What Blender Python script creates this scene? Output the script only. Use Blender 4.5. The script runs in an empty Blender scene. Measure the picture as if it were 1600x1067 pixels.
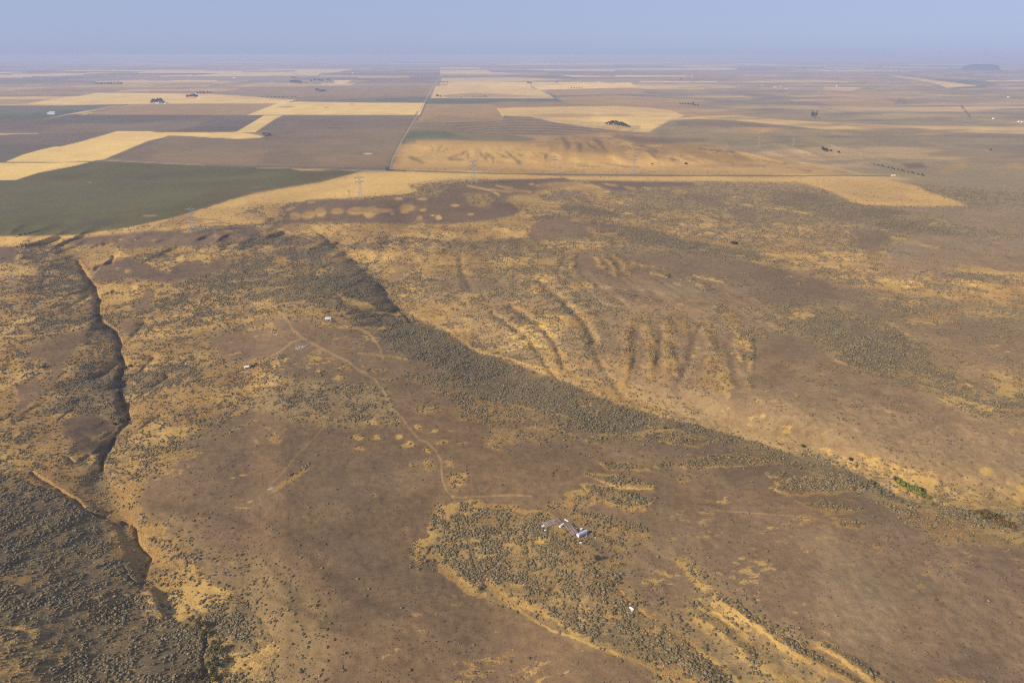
import bpy, bmesh, math, random
import numpy as np
from mathutils import Vector, Matrix

rng = np.random.default_rng(7)
random.seed(7)
scene = bpy.context.scene
COL = scene.collection

# ------------------------------------------------------------------ camera, sky, sun, exposure
CAM_H = 250.0
FPX = 1067.0                 # focal length in photograph pixels (1600 wide)
V_HOR = 86.0                 # photograph row of the horizontal direction
PITCH = math.atan((533.5 - V_HOR) / FPX)
cam_d = bpy.data.cameras.new('camera')
cam_d.lens = 24.0
cam_d.sensor_width = 36.0
cam_d.clip_start = 1.0
cam_d.clip_end = 200000.0
cam = bpy.data.objects.new('camera', cam_d)
COL.objects.link(cam)
cam.location = (0, 0, CAM_H)
cam.rotation_euler = (math.pi / 2 - PITCH, 0, 0)
scene.camera = cam

SUN_EL = math.radians(30)
SUN_XY = Vector((-0.87, -0.49)).normalized()      # towards the sun, on the ground
world = bpy.data.worlds.new('World')
scene.world = world
world.use_nodes = True
wn = world.node_tree
bg = wn.nodes['Background']
sky = wn.nodes.new('ShaderNodeTexSky')
sky.sky_type = 'NISHITA'
sky.sun_disc = False
sky.sun_elevation = SUN_EL
sky.sun_rotation = math.atan2(SUN_XY.x, SUN_XY.y)
sky.altitude = 600
sky.air_density = 1.0
sky.dust_density = 1.0
sky.ozone_density = 1.5
hs = wn.nodes.new('ShaderNodeHueSaturation')
hs.inputs['Saturation'].default_value = 0.80
tint = wn.nodes.new('ShaderNodeMix')
tint.data_type = 'RGBA'
tint.blend_type = 'MULTIPLY'
tint.inputs[0].default_value = 1.0
tint.inputs[7].default_value = (1.22, 1.37, 2.25, 1)
wn.links.new(sky.outputs[0], hs.inputs['Color'])
wn.links.new(hs.outputs[0], tint.inputs[6])
veil = wn.nodes.new('ShaderNodeMix')
veil.data_type = 'RGBA'
veil.inputs[0].default_value = 0.78          # smoke haze evens the sky out
veil.inputs[7].default_value = (5.2, 6.1, 8.7, 1)
wn.links.new(tint.outputs[2], veil.inputs[6])
wn.links.new(veil.outputs[2], bg.inputs['Color'])
bg.inputs['Strength'].default_value = 0.06

sun_d = bpy.data.lights.new('sun', 'SUN')
sun_d.energy = 4.9
sun_d.angle = math.radians(0.5)
sun_d.color = (1.0, 0.86, 0.66)
sun = bpy.data.objects.new('sun', sun_d)
COL.objects.link(sun)
sdir = Vector((SUN_XY.x * math.cos(SUN_EL), SUN_XY.y * math.cos(SUN_EL), math.sin(SUN_EL)))
sun.rotation_euler = sdir.to_track_quat('Z', 'Y').to_euler()
sun.location = (0, 0, 400)

scene.view_settings.view_transform = 'Standard'
scene.view_settings.look = 'None'
scene.view_settings.exposure = 0.28
scene.view_settings.gamma = 1.0
scene.view_settings.use_curve_mapping = False
scene.cycles.max_bounces = 4
scene.cycles.volume_bounces = 1
scene.cycles.use_denoising = False
scene.cycles.pixel_filter_type = 'BLACKMAN_HARRIS'
scene.cycles.filter_width = 1.05

# ------------------------------------------------------------------ small helpers
def lin(c):
    out = []
    for x in c:
        x = x / 255.0
        out.append(x / 12.92 if x <= 0.04045 else ((x + 0.055) / 1.055) ** 2.4)
    return tuple(out)

def tag(o, label=None, cat=None, group=None, kind=None):
    if label: o['label'] = label
    if cat: o['category'] = cat
    if group: o['group'] = group
    if kind: o['kind'] = kind
    return o

def ihash(ix, iy, seed):
    h = (ix.astype(np.int64) * 374761393 + iy.astype(np.int64) * 668265263 + seed * 2246822519) & 0xFFFFFFFF
    h = ((h ^ (h >> 13)) * 1274126177) & 0xFFFFFFFF
    h = (h ^ (h >> 16)) & 0xFFFFFFFF
    return h.astype(np.float64) / 4294967295.0

def vnoise(x, y, seed=0):
    ix = np.floor(x); iy = np.floor(y)
    fx = x - ix; fy = y - iy
    fx = fx * fx * fx * (fx * (fx * 6 - 15) + 10); fy = fy * fy * fy * (fy * (fy * 6 - 15) + 10)
    ix = ix.astype(np.int64); iy = iy.astype(np.int64)
    a = ihash(ix, iy, seed); b = ihash(ix + 1, iy, seed)
    c = ihash(ix, iy + 1, seed); d = ihash(ix + 1, iy + 1, seed)
    return ((a * (1 - fx) + b * fx) * (1 - fy) + (c * (1 - fx) + d * fx) * fy) * 2 - 1

def fbm(x, y, s, octv=3, seed=0):
    r = 0; a = 1.0; t = 0
    for k in range(octv):
        c, sn = math.cos(0.6 * k), math.sin(0.6 * k)
        r = r + a * vnoise((x * c - y * sn) / s + 13.7 * k, (x * sn + y * c) / s + 7.3 * k, seed + k)
        t += a; a *= 0.55; s *= 0.47
    return r / t

def sstep(a, b, x):
    t = np.clip((x - a) / (b - a), 0, 1)
    return t * t * (3 - 2 * t)

# ------------------------------------------------------------------ the lie of the land
# Sight lines of a survey grid; u,v are photograph pixels, finer where the land is seen closest.
us = np.concatenate([np.arange(-400, 0, 8.0), np.arange(0, 1600, 1.5), np.arange(1600, 2001, 8.0)])
vs = np.concatenate([np.arange(90.2, 112, 0.5), np.arange(112, 200, 1.0), np.arange(200, 1068, 1.5), np.arange(1068, 1340, 6.0)])
NU, NV = len(us), len(vs)
U, V = np.meshgrid(us, vs)
sp, cp = math.sin(PITCH), math.cos(PITCH)
RX = (U - 800.0) / FPX
ry = -(V - 533.5) / FPX
RY = cp + ry * sp
RZ = ry * cp - sp
T0 = CAM_H / -RZ
FX, FY = RX * T0, RY * T0                 # flat-ground position, used as noise coordinates
RANGE = np.sqrt(FX ** 2 + FY ** 2 + CAM_H ** 2)
PPM = FPX / RANGE                          # pixels per metre
VFS = np.sqrt(np.clip(CAM_H / RANGE, 0, 1))
NA = fbm(FX, FY, 34, 3, 11)
NB = fbm(FX, FY, 9, 3, 23)
NC = fbm(FX, FY, 3.2, 2, 31)
ND = fbm(FX, FY, 110, 3, 41)

def box(x0, x1, y0, y1):
    i0 = max(0, np.searchsorted(vs, y0) - 1); i1 = min(NV, np.searchsorted(vs, y1) + 1)
    j0 = max(0, np.searchsorted(us, x0) - 1); j1 = min(NU, np.searchsorted(us, x1) + 1)
    return slice(i0, i1), slice(j0, j1)

def ext(p):
    out = []
    for x, y in p:
        if x <= 1: x = -420
        if x >= 1599: x = 2020
        if 1066 <= y <= 1069: y = 1360
        out.append((float(x), float(y)))
    return out

def seg_dist(u, v, p, closed, asp=1.0):
    d = np.full(u.shape, 1e9)
    n = len(p)
    for i in range(n if closed else n - 1):
        ax, ay = p[i]; bx, by = p[(i + 1) % n]
        dx, dy = bx - ax, (by - ay) * asp
        L = dx * dx + dy * dy + 1e-9
        t = np.clip(((u - ax) * dx + (v - ay) * asp * dy) / L, 0, 1)
        d = np.minimum(d, (u - ax - t * dx) ** 2 + ((v - ay) * asp - t * dy) ** 2)
    return np.sqrt(d)

def inside(u, v, p):
    c = np.zeros(u.shape, bool)
    n = len(p)
    for i in range(n):
        ax, ay = p[i]; bx, by = p[(i + 1) % n]
        if ay == by: continue
        k = ((ay > v) != (by > v)) & (u < (bx - ax) * (v - ay) / (by - ay) + ax)
        c ^= k
    return c

# height above the plateau, metres
H = np.zeros((NV, NU))
def hill(u, v, ru, rv, h, p=1.0):
    s = box(u - 3 * ru, u + 3 * ru, v - 3 * rv, v + 3 * rv)
    q = ((U[s] - u) / ru) ** 2 + ((V[s] - v) / rv) ** 2
    H[s] += h * np.exp(-q ** p)

def valley(p, depth, w, asp=1.6, pw=1.0):
    p = ext(p) if True else p
    xs = [a for a, b in p]; ys = [b for a, b in p]
    s = box(min(xs) - 3 * w, max(xs) + 3 * w, min(ys) - 3 * w, max(ys) + 3 * w)
    d = seg_dist(U[s] + 3 * NB[s] * PPM[s] * 0.6, V[s], p, False, asp)
    H[s] -= depth * np.exp(-(d / w) ** (2 * pw))

def gully(p, depth, w, seed=0):
    """narrow incised channel with steep walls"""
    p = ext(p)
    xs = [a for a, b in p]; ys = [b for a, b in p]
    s = box(min(xs) - 6 * w, max(xs) + 6 * w, min(ys) - 6 * w, max(ys) + 6 * w)
    d = seg_dist(U[s] + 1.6 * NB[s] * PPM[s], V[s] + 0.8 * NC[s] * PPM[s] * VFS[s], p, False, 1.2)
    k = np.clip(1 + .55 * NA[s] + .4 * NB[s], .35, 1.8)
    H[s] -= depth * k * (.75 * (1 - sstep(0, 1.7, d / (w * k))) + .25 * np.exp(-(d / (3.2 * w)) ** 2))

def bank(p, h, steep, fall, side=1):
    """land that stands h higher on the left of a line running away down the picture, dropping steeply at the line"""
    p = ext(p)
    xs = [a for a, b in p]; ys = [b for a, b in p]
    s = box(min(xs) - 3 * fall, max(xs) + 3 * fall, min(ys) - 3 * fall, max(ys) + 3 * fall)
    u = U[s]; v = V[s]
    uu = u + 2.0 * NB[s] * PPM[s] * 0.8
    best = np.full(u.shape, 1e9); sg = np.zeros(u.shape)
    for i in range(len(p) - 1):
        ax, ay = p[i]; bx, by = p[i + 1]
        dx, dy = bx - ax, by - ay
        t = np.clip(((uu - ax) * dx + (v - ay) * dy) / (dx * dx + dy * dy), 0, 1)
        qx, qy = uu - ax - t * dx, v - ay - t * dy
        d = qx * qx + qy * qy
        cr = dx * qy - dy * qx
        m = d < best
        best = np.where(m, d, best); sg = np.where(m, np.sign(cr), sg)
    d = np.sqrt(best) * sg * side
    endf = sstep(p[0][1] - fall * .5, p[0][1] + fall * .35, v) * (1 - sstep(p[-1][1] - fall * .35, p[-1][1] + fall * .5, v))
    H[s] += h * np.where(d > 0, (1 - np.exp(-(d / steep) ** 1.5)) * np.exp(-(d / fall) ** 2), 0) * endf

near = sstep(240, 420, V)
H += near * (4.0 * fbm(FX, FY, 260, 2, 51) + 2.2 * ND + 0.8 * NA) + near * 0.22 * NB + (1 - near) * sstep(105, 200, V) * 5 * fbm(FX, FY, 700, 2, 61)
H += sstep(300, 420, V) * 0.10 * NC
# rolling far country
H += (1 - sstep(115, 260, V)) * sstep(92, 100, V) * 14 * fbm(FX, FY, 1900, 3, 71)
H += sstep(105, 150, V) * (1 - sstep(230, 300, V)) * sstep(950, 1200, U) * 9 * fbm(FX, FY, 500, 3, 77)
# broad valleys
valley([(470, 375), (560, 430), (640, 490), (760, 560), (880, 600), (1050, 655), (1250, 718), (1400, 765), (1600, 835)], 13, 60)
valley([(130, 400), (150, 470), (185, 560), (195, 650), (165, 720), (150, 780), (220, 860), (260, 960), (330, 1064), (360, 1200)], 3.0, 60)
valley([(860, 310), (1000, 345), (1150, 385), (1300, 430), (1450, 470), (1600, 520)], 9, 40)
valley([(640, 340), (760, 360), (860, 370)], 5, 30)
# hillside at lower left, falling to the right towards the gully
hill(-70, 980, 205, 230, 19)
hill(-120, 800, 150, 120, 4)
hill(60, 470, 90, 60, 4)
hill(110, 600, 60, 45, 3)
hill(440, 430, 120, 60, 12)
hill(520, 470, 60, 50, 5)
hill(640, 300, 160, 28, 8)
hill(760, 740, 110, 70, 9)
hill(830, 700, 70, 45, 4)
hill(420, 760, 190, 90, 8)
hill(600, 960, 200, 100, 8)
hill(1350, 900, 260, 120, 10)
hill(1250, 610, 180, 70, 11)
hill(1050, 430, 140, 45, 9)
hill(1500, 640, 200, 60, 8)
hill(1330, 370, 130, 35, 6)
hill(1420, 300, 120, 18, 6)
hill(900, 235, 160, 22, 14)
hill(1130, 235, 150, 22, 12)
# steep shaded banks facing away from the sun
bank([(515, 378), (530, 388), (560, 415), (590, 440), (604, 462), (622, 484)], 11, 11, 60, 1)
bank([(128, 425), (140, 442), (150, 465), (153, 490), (150, 505)], 3, 5, 30, 1)
bank([(150, 505), (176, 515), (186, 535), (190, 565), (190, 600), (186, 630)], 2.5, 5, 30, 1)
bank([(186, 625), (190, 640), (203, 660), (196, 668)], 3.5, 6, 26, 1)
bank([(120, 770), (160, 795), (190, 830), (212, 880), (236, 925), (262, 958), (275, 975)], 1.6, 6, 30, 1)
bank([(240, 920), (252, 938), (262, 958)], 4.5, 5, 16, 1)
bank([(128, 505), (150, 497), (170, 515)], 4, 6, 18, 1)
bank([(160, 705), (158, 720)], 4, 6, 20, 1)
# incised channels
gully([(122, 410), (132, 428), (146, 450), (153, 470), (152, 490), (158, 506), (180, 520), (187, 538), (184, 556), (194, 572), (186, 590), (187, 612), (192, 632), (202, 656), (192, 668), (182, 682), (172, 700), (162, 715), (158, 735)], 3.8, 3.6)
valley([(122, 410), (146, 450), (152, 490), (182, 525), (188, 570), (190, 640), (172, 700), (155, 750), (200, 820), (235, 880)], 2.4, 26)
for g in [[(146, 450), (128, 470), (110, 478)], [(187, 560), (170, 580), (150, 590)], [(190, 600), (215, 585), (240, 560)], [(192, 640), (225, 615), (262, 590)], [(153, 470), (180, 455), (205, 450)], [(172, 700), (205, 680), (250, 650)], [(184, 545), (205, 530), (225, 505)]]:
    gully(g, 1.5, 3.0)
    valley(g, 1.6, 9)
gully([(50, 740), (62, 748), (98, 770), (120, 783), (135, 800), (150, 806), (163, 808)], 2.2, 3)
gully([(192, 818), (206, 819), (212, 828), (214, 850), (222, 862), (236, 872), (228, 886), (222, 912)], 3.0, 3.2)
gully([(190, 885), (205, 905), (225, 920)], 2.0, 3)
gully([(150, 806), (165, 812), (188, 826)], 1.5, 3)
gully([(106, 716), (116, 722)], 1.5, 2)
gully([(92, 655), (104, 646), (118, 640)], 1.6, 3)
gully([(130, 718), (150, 708), (158, 700)], 3.0, 5)
gully([(150, 420), (172, 412), (178, 402)], 3.0, 3)
gully([(312, 975), (322, 990), (324, 1010), (316, 1030), (322, 1050), (332, 1080)], 1.8, 4)
# hollows running down the far side of the main valley
for p, d, w in [([(800, 480), (830, 500), (855, 520), (870, 540), (880, 570)], 4.0, 7), ([(845, 440), (880, 470), (915, 505), (930, 535)], 4.5, 8),
                ([(770, 490), (800, 510), (828, 530), (850, 565), (865, 585)], 3.5, 6), 
                ([(720, 400), (722, 425), (735, 450)], 2.5, 7), ([(1000, 515), (990, 560)], 2, 8), ([(1035, 515), (1030, 570)], 2, 8),
                ([(1090, 520), (1080, 560), (1060, 610)], 2.5, 10), ([(1140, 540), (1150, 600)], 2.5, 9), ([(925, 540), (945, 580), (975, 620)], 2, 8),
                ([(1375, 500), (1420, 530)], 2, 8), ([(1490, 590), (1520, 610)], 2.5, 5), ([(1575, 440), (1600, 470)], 3, 7)]:
    valley(p, d * .6, w * .8, 1.3)
# the creek bed of the main drainage
gully([(640, 492), (700, 520), (745, 552), (790, 566), (850, 585), (960, 630), (1050, 657), (1150, 680), (1250, 714)], 1.2, 4)
gully([(1370, 757), (1400, 772), (1440, 784), (1470, 790)], 2.2, 6)
gully([(1520, 800), (1560, 812), (1592, 827), (1620, 832)], 2.5, 5)
# mounds on the fingers at lower right and on the island
for p, d, w in [([(1120, 940), (1200, 985), (1330, 1070)], -2.2, 12), ([(1095, 965), (1180, 1030), (1250, 1085), (1330, 1150)], -1.5, 13), ([(1285, 1008), (1370, 1064), (1450, 1125)], -1.6, 9),
                ([(920, 745), (1020, 762)], -1.2, 8), ([(920, 775), (1015, 790)], -1.5, 14), ([(690, 830), (860, 840), (980, 940), (1100, 1050)], -3.0, 42)]:
    valley(p, d * .7, w, 1.4)

# the plateau rim steps down towards the viewer, and a golden bluff rises behind the highway
H -= 10 * sstep(346, 402, V + 9 * NA * PPM * .3) * sstep(930, 760, U)
H -= 5 * sstep(366, 392, V) * sstep(450, 380, U)
bl = sstep(540, 720, U) * sstep(1500, 1250, U)
H += 20 * bl * (1 - sstep(214, 264, V)) * sstep(150, 200, V)
sp_e = bl * sstep(205, 225, V) * (1 - sstep(246, 266, V))
H += 3.2 * sp_e * (1 - 2 * np.abs(fbm(FX, FY * .22, 150, 3, 131)))
rimz = sstep(346, 362, V) * (1 - sstep(395, 420, V)) * sstep(900, 780, U)
H += 2.6 * rimz * (1 - 2 * np.abs(fbm(FX, FY * .35, 42, 2, 133)))

# ------------------------------------------------------------------ land cover
# C: colour of the bare ground or crop, G: golden dry grass, S: sagebrush, T: small dark tufts
C = np.zeros((NV, NU, 3)); G = np.zeros((NV, NU)); S = np.zeros((NV, NU)); T = np.zeros((NV, NU))
KIND = {
    'dirt': ((128, 104, 82), 0.17, 0.012, 0.6), 'dirtl': ((142, 116, 90), 0.20, 0.015, 0.7), 'dirtd': ((112, 92, 76), 0.03, 0.012, 0.3),
    'bare': ((140, 117, 94), 0.04, 0.0, 0.06), 'baren': ((124, 103, 84), 0.03, 0.0, 0.05), 'speck': ((130, 106, 86), 0.15, 0.02, 1.0),
    'mix': ((144, 118, 86), 0.47, 0.42, 0.3), 'mixl': ((154, 127, 94), 0.44, 0.34, 0.4), 'mixg': ((154, 125, 88), 0.60, 0.36, 0.3),
    'sage': ((130, 111, 84), 0.34, 0.84, 0.1), 'sageb': ((124, 106, 82), 0.26, 0.72, 0.1), 'sagem': ((136, 112, 82), 0.50, 0.58, 0.2), 'fing': ((160, 126, 80), 0.84, 0.42, 0.2), 'sageh': ((128, 108, 80), 0.40, 0.86, 0.2), 'goldf': ((208, 170, 108), 0.0, 0.0, 0.0), 'golds2': ((146, 118, 80), 0.57, 0.66, 0.3), 'mixt': ((148, 122, 92), 0.35, 0.46, 0.5), 'golddot': ((150, 122, 84), 0.82, 0.16, 0.2), 'goldg': ((190, 152, 96), 0.2, 0.04, 0.0),
    'gold': ((168, 130, 82), 0.74, 0.08, 0.1), 'goldp': ((176, 140, 88), 0.93, 0.0, 0.0), 'golds': ((158, 126, 82), 0.72, 0.50, 0.2),
    'isl': ((140, 114, 78), 0.60, 0.98, 0.1), 'rim': ((176, 140, 82), 0.82, 0.18, 0.0), 'mottle': ((150, 124, 92), 0.34, 0.22, 0.5),
    'tanslope': ((162, 128, 84), 0.55, 0.10, 0.3),
    # crops
    'gf': ((222, 186, 122), 0, 0, 0), 'gf2': ((206, 170, 114), 0, 0, 0), 'tn': ((162, 130, 92), 0, 0, 0), 'tn2': ((150, 122, 90), 0, 0, 0),
    'gr': ((112, 98, 86), 0, 0, 0), 'grd': ((100, 88, 80), 0, 0, 0), 'br': ((128, 108, 88), 0, 0, 0), 'brl': ((146, 120, 92), 0, 0, 0),
    'ol': ((97, 90, 60), 0, 0, 0), 'old': ((88, 82, 66), 0, 0, 0), 'oll': ((112, 106, 82), 0, 0, 0), 'gn': ((96, 98, 76), 0, 0, 0),
    'gn2': ((82, 96, 70), 0, 0, 0), 'lil': ((122, 108, 100), 0, 0, 0), 'road': ((84, 78, 74), 0, 0, 0), 'trk': ((176, 144, 106), 0, 0, 0),
    'trkd': ((112, 92, 74), 0, 0, 0), 'pale': ((176, 152, 120), 0, 0, 0), 'brown_shade': ((104, 86, 70), 0.05, 0.1, 0.2), 'grey': ((130, 120, 108), 0, 0, 0),
    'farsage': ((140, 122, 94), 0.28, 0.42, 0), 'faredge': ((142, 120, 92), 0.30, 0.35, 0.2),
}
KIND = {k: (np.array(lin(v[0])),) + v[1:] for k, v in KIND.items()}

def blend(s, m, kind):
    c, g, sg, t = KIND[kind]
    m = np.clip(m, 0, 1)
    C[s] = C[s] * (1 - m[..., None]) + c * m[..., None]
    G[s] = G[s] * (1 - m) + g * m
    S[s] = S[s] * (1 - m) + sg * m
    T[s] = T[s] * (1 - m) + t * m

def poly(kind, p, feather=2.0, warp=0.0, op=1.0):
    if warp: feather *= 1.5; warp *= 1.5
    p = ext(p)
    pad = feather * 2 + 14 * (warp > 0)
    xs = [a for a, b in p]; ys = [b for a, b in p]
    s = box(min(xs) - pad, max(xs) + pad, min(ys) - pad, max(ys) + pad)
    u = U[s]; v = V[s]
    if warp:
        k = np.minimum(warp * PPM[s], 14.0)
        u = u + k * (NA[s] * 1.2 + NB[s] * 0.8 + NC[s] * 0.35); v = v + k * VFS[s] * VFS[s] * (NA[s] * -0.8 + NB[s] * 1.0 + NC[s] * 0.4)
    d = seg_dist(u, v, p, True) * np.where(inside(u, v, p), 1, -1)
    blend(s, op * sstep(-feather, feather, d), kind)

def stroke(kind, p, w, feather=0.8, op=1.0, warp=0.0, asp=1.0):
    p = ext(p)
    xs = [a for a, b in p]; ys = [b for a, b in p]
    pad = w + feather + 10 * (warp > 0) + 2
    s = box(min(xs) - pad, max(xs) + pad, min(ys) - pad, max(ys) + pad)
    u = U[s]; v = V[s]
    if warp:
        k = np.minimum(warp * PPM[s], 8.0)
        u = u + k * (NB[s] + NC[s] * 0.5); v = v + k * VFS[s] * VFS[s] * (NB[s] * -0.7 + NC[s] * 0.6 + NA[s] * 0.5)
    d = seg_dist(u, v, p, False, asp)
    blend(s, op * (1 - sstep(w / 2 - feather, w / 2 + feather, d)), kind)

def blob(kind, x, y, rx, ry, op=1.0, soft=0.35, warp=1.0, rot=0.0):
    if warp: soft = min(.8, soft * 2.0); warp *= 2.2
    if kind == 'goldp' and y > 345: kind = 'golddot'
    m = max(rx, ry) * 1.6 + 3
    s = box(x - m, x + m, y - m, y + m)
    k = np.minimum(warp * 1.4 * PPM[s], min(rx, ry) * 0.8)
    du = U[s] - x + k * (NB[s] + 0.6 * NC[s]); dv = (V[s] - y + k * VFS[s] * (NC[s] - NB[s] * 0.6))
    c, sn = math.cos(rot), math.sin(rot)
    q = np.sqrt(((du * c + dv * sn) / rx) ** 2 + ((-du * sn + dv * c) / ry) ** 2)
    blend(s, op * (1 - sstep(1 - soft, 1 + soft, q)), kind)

def P(t):
    """'x,y x,y ...' -> points"""
    return [tuple(float(a) for a in q.split(',')) for q in t.split()]

full = (slice(0, NV), slice(0, NU))
blend(full, np.ones((NV, NU)), 'mix')
# right half is drier and paler
blend(full, sstep(850, 1250, U + 0.5 * (V - 600)) * sstep(280, 330, V) * 0.8, 'mixl')

# --- the farmed plateau, far: a patchwork of sections laid along the survey lines
ang = math.radians(-5.6)
gx = FX * math.cos(ang) - FY * math.sin(ang) * -1 if False else FX * math.cos(ang) + FY * -math.sin(ang) * -1
gx = FX * math.cos(-ang) + FY * math.sin(-ang)
gy = -FX * math.sin(-ang) + FY * math.cos(-ang)
far = sstep(300, 262, V)
CW, CH = 1610.0, 1610.0
ix = np.floor(gx / CW); iy = np.floor(gy / CH)
split = ihash(ix.astype(np.int64), iy.astype(np.int64), 3)
sx = np.floor((gx / CW - ix) * np.where(split > 0.6, 2, 1)); sy = np.floor((gy / CH - iy) * np.where(split < 0.5, 2, np.where(split > 0.85, 4, 1)))
hh = ihash((ix * 4 + sx).astype(np.int64), (iy * 4 + sy).astype(np.int64), 9)
pal = [((160, 132, 100), .22), ((148, 122, 98), .22), ((122, 106, 94), .16), ((210, 176, 122), .18), ((108, 102, 86), .10), ((132, 112, 96), .12)]
acc = 0
farC = np.zeros_like(C)
for c, w in pal:
    m = (hh >= acc) & (hh < acc + w + 1e-6)
    farC[m] = lin(c); acc += w
# range land instead of crops to the right of the scarp, and streaks of grass and scab land everywhere
wild = sstep(900, 1250, U + 1.0 * (140 - V))
st = fbm(gx * 0.35, gy, 420, 3, 88)
st2 = fbm(gx * 0.5, gy, 150, 2, 89)
rangeC = np.array(lin((150, 128, 100)))[None, None] * (1 + 0.25 * st[..., None] + 0.10 * st2[..., None])
gm = sstep(0.28, 0.5, st + 0.25 * st2)[..., None]
rangeC = rangeC * (1 - gm) + np.array(lin((206, 172, 122))) * gm
w3 = (wild * (0.9 - 0.75 * sstep(125, 108, V)))[..., None]
farC = farC * (1 - w3) + rangeC * w3
farC *= (1 + 0.10 * fbm(gx, gy, 300, 3, 91))[..., None]
mm = far[..., None]
C[:] = C * (1 - mm) + farC * mm; G *= (1 - far); S *= (1 - far); T *= (1 - far)
# far dark draws and pale patches
for t in ["0,116 18,116", "130,117 215,114", "380,113 460,111", "500,116 560,113", "700,103 770,105", "790,113 880,116", "880,116 960,119",
          "130,132 190,131", "240,133 330,131", "340,126 420,128", "430,128 500,131", "1150,110 1200,110", "980,114 1080,116"]:
    stroke('lil', P(t), 2.6, 1.0, .8)
stroke('lil', P("330,134 372,131 395,128 420,127 520,128"), 5, 1.5, .8)
for t in ["0,122 35,121", "150,128 230,126", "250,119 300,118", "40,133 65,132", "245,102 300,102", "210,94 245,94", "330,98 440,98", "380,114 440,114", "500,119 640,120",
          "560,121 640,123", "672,95 705,96", "800,99 880,99", "890,99 960,99", "970,108 1140,107", "1000,128 1120,128", "850,110 960,111", "1180,102 1290,103",
          "1075,107 1150,108", "1330,111 1365,112", "1290,106 1350,107", "1380,105 1480,107", "1420,101 1518,101.5", "960,97 1080,98", "1130,103 1210,101"]:
    stroke('gf', P(t), 1.6, 0.7, .75)

# --- traced fields, left of the section road
poly('tn2', P("0,130 330,128 520,133 700,131 690,150 470,158 300,148 0,165"), 2, 0, .6)
poly('gn', P("0,162 195,162 140,172 95,181 40,192 0,202"), 1.2)
poly('lil', P("0,164 210,163 165,176 110,171 40,178 0,180"), 2, 0, .6)
poly('gr', P("0,202 70,186 110,179 300,180 412,181 370,207 330,208 230,206 180,206 90,230 0,254"), 0.8)
poly('grd', P("75,190 110,180 330,181 300,187 200,193 70,195"), 1.5, 0, .7)
poly('brl', P("60,203 110,194 190,193 300,190 330,188 300,204 180,205 70,209 0,210"), 2.5, 0, .35)
poly('grd', P("270,206 330,187 390,184 412,181 370,207"), 2.5, 0, .5)
poly('grd', P("0,230 60,224 85,228 60,240 0,254"), 1.5, 0, .6)
poly('gf2', P("0,152 125,151 150,146 200,145 330,147 462,156 440,162 330,163 200,163 100,165 0,165"), 0.8)
poly('gf', P("30,163 125,150 150,145.5 270,147 440,157 462,157 440,162 250,162.5"), 0.8, 0, .8)
poly('tn2', P("0,156 80,155 40,163 0,164"), 1.0, 0, .7)
poly('tn', P("130,179 165,172 205,163 330,162 440,162 388,180 250,179.5"), 0.8)
poly('gf', P("0,209 59,209 0,223"), 0.6)
poly('gf', P("8,253.5 35,242 60,235 82,230 95,229 125,222 160,212 183,205 232,205 246,207 262,208 320,207.5 330,208 300,211 262,212 250,218 225,228 200,234 180,242 160,250 140,253"), 0.7)
poly('gf', P("0,255.5 139,253.5 118,259 60,270 25,281 0,290"), 0.7)
poly('gf', P("256,207 330,207.5 372,206 412,213 406,216 372,217 332,215.5 300,213 260,211"), 0.7)
poly('gf', P("368,207 412,181 442,180.5 430,186 398,207"), 0.7)
poly('gf', P("386,180 432,162 440,161 466,159 560,160.5 664,161 656,180"), 0.7)
blob('tn2', 448, 167, 12, 1.4, .6, .4, 0); blob('tn2', 510, 168, 5, 1.2, .5, .4, 0); blob('tn2', 550, 163, 5, 1.2, .5, .4, 0)
poly('br', P("160,251 182,242 202,233 232,221 262,213.5 300,214 332,216.5 372,218 408,216.5 416,212 400,207 432,186 443,181 656,181 640,205 622,240 607,262 560,263 500,263 400,259 250,255"), 0.8)
poly('gr', P("400,207 432,186 443,181 656,181 640,203 560,200 480,204 420,212"), 4, 0, .55)
poly('gr', P("170,246 232,220 262,213.5 246,222 200,240 182,247"), 1.2, 0, .8)
poly('brl', P("250,236 360,232 420,236 400,256 330,256 230,252"), 5, 0, .55)
poly('brl', P("490,245 530,238 600,246 604,256 540,258 500,255"), 5, 0, .6)
blob('gr', 572, 240, 17, 3.4, .8, .5, 0); blob('gf2', 575, 240.5, 7, 1.3, 1, .4, 0)
blob('grd', 522, 200, 9, 1.2, .7, .5, 0); blob('grd', 440, 195, 7, 1.0, .7, .5, 0); blob('grd', 445, 207, 14, .8, .5, .5, 0)
poly('ol', P("0,289 25,282 60,270.5 118,259.5 141,253.5 250,256 330,259 420,262 500,264 545,267 560,269.5 530,277 500,285 450,293 400,302 360,312 330,322 300,331 270,340 240,347 200,355 120,367 60,374 0,376"), 0.9)
poly('old', P("165,284 210,275 260,270 330,265 380,266 300,272 250,280 200,286"), 4, 0, .55)
poly('old', P("90,350 150,342 200,345 160,356 60,360"), 5, 0, .6)
poly('oll', P("0,300 100,285 250,290 330,300 250,320 100,330 0,340"), 14, 0, .35)
poly('oll', P("190,284 300,280 420,268 480,268 400,280 300,286 240,287"), 2.5, 0, .35)
blob('gr', 13, 325, 14, 3.5, .8, .5, 0); blob('brl', 234, 337, 12, 1.6, .9, .4, 0); blob('brl', 140, 285, 4, 1, .9, .4, 0)
blob('gr', 400, 293, 9, 1.3, .7, .5, 0); blob('gr', 110, 347, 20, 3, .4, .6, 0)
poly('lil', P("240,256 300,258 430,260.5 606,263 700,266 700,268 560,268 420,262"), 0.8, 0, .75)
poly('rim', P("450,263 500,265 520,267 470,267"), 1.2, 0, .9)
stroke('grd', P("0,254.3 60,254 140,252.5 160,250"), 1.1, .5, .8)
stroke('pale', P("160,250 230,254 320,258"), 1.1, .6, .7)
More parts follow.
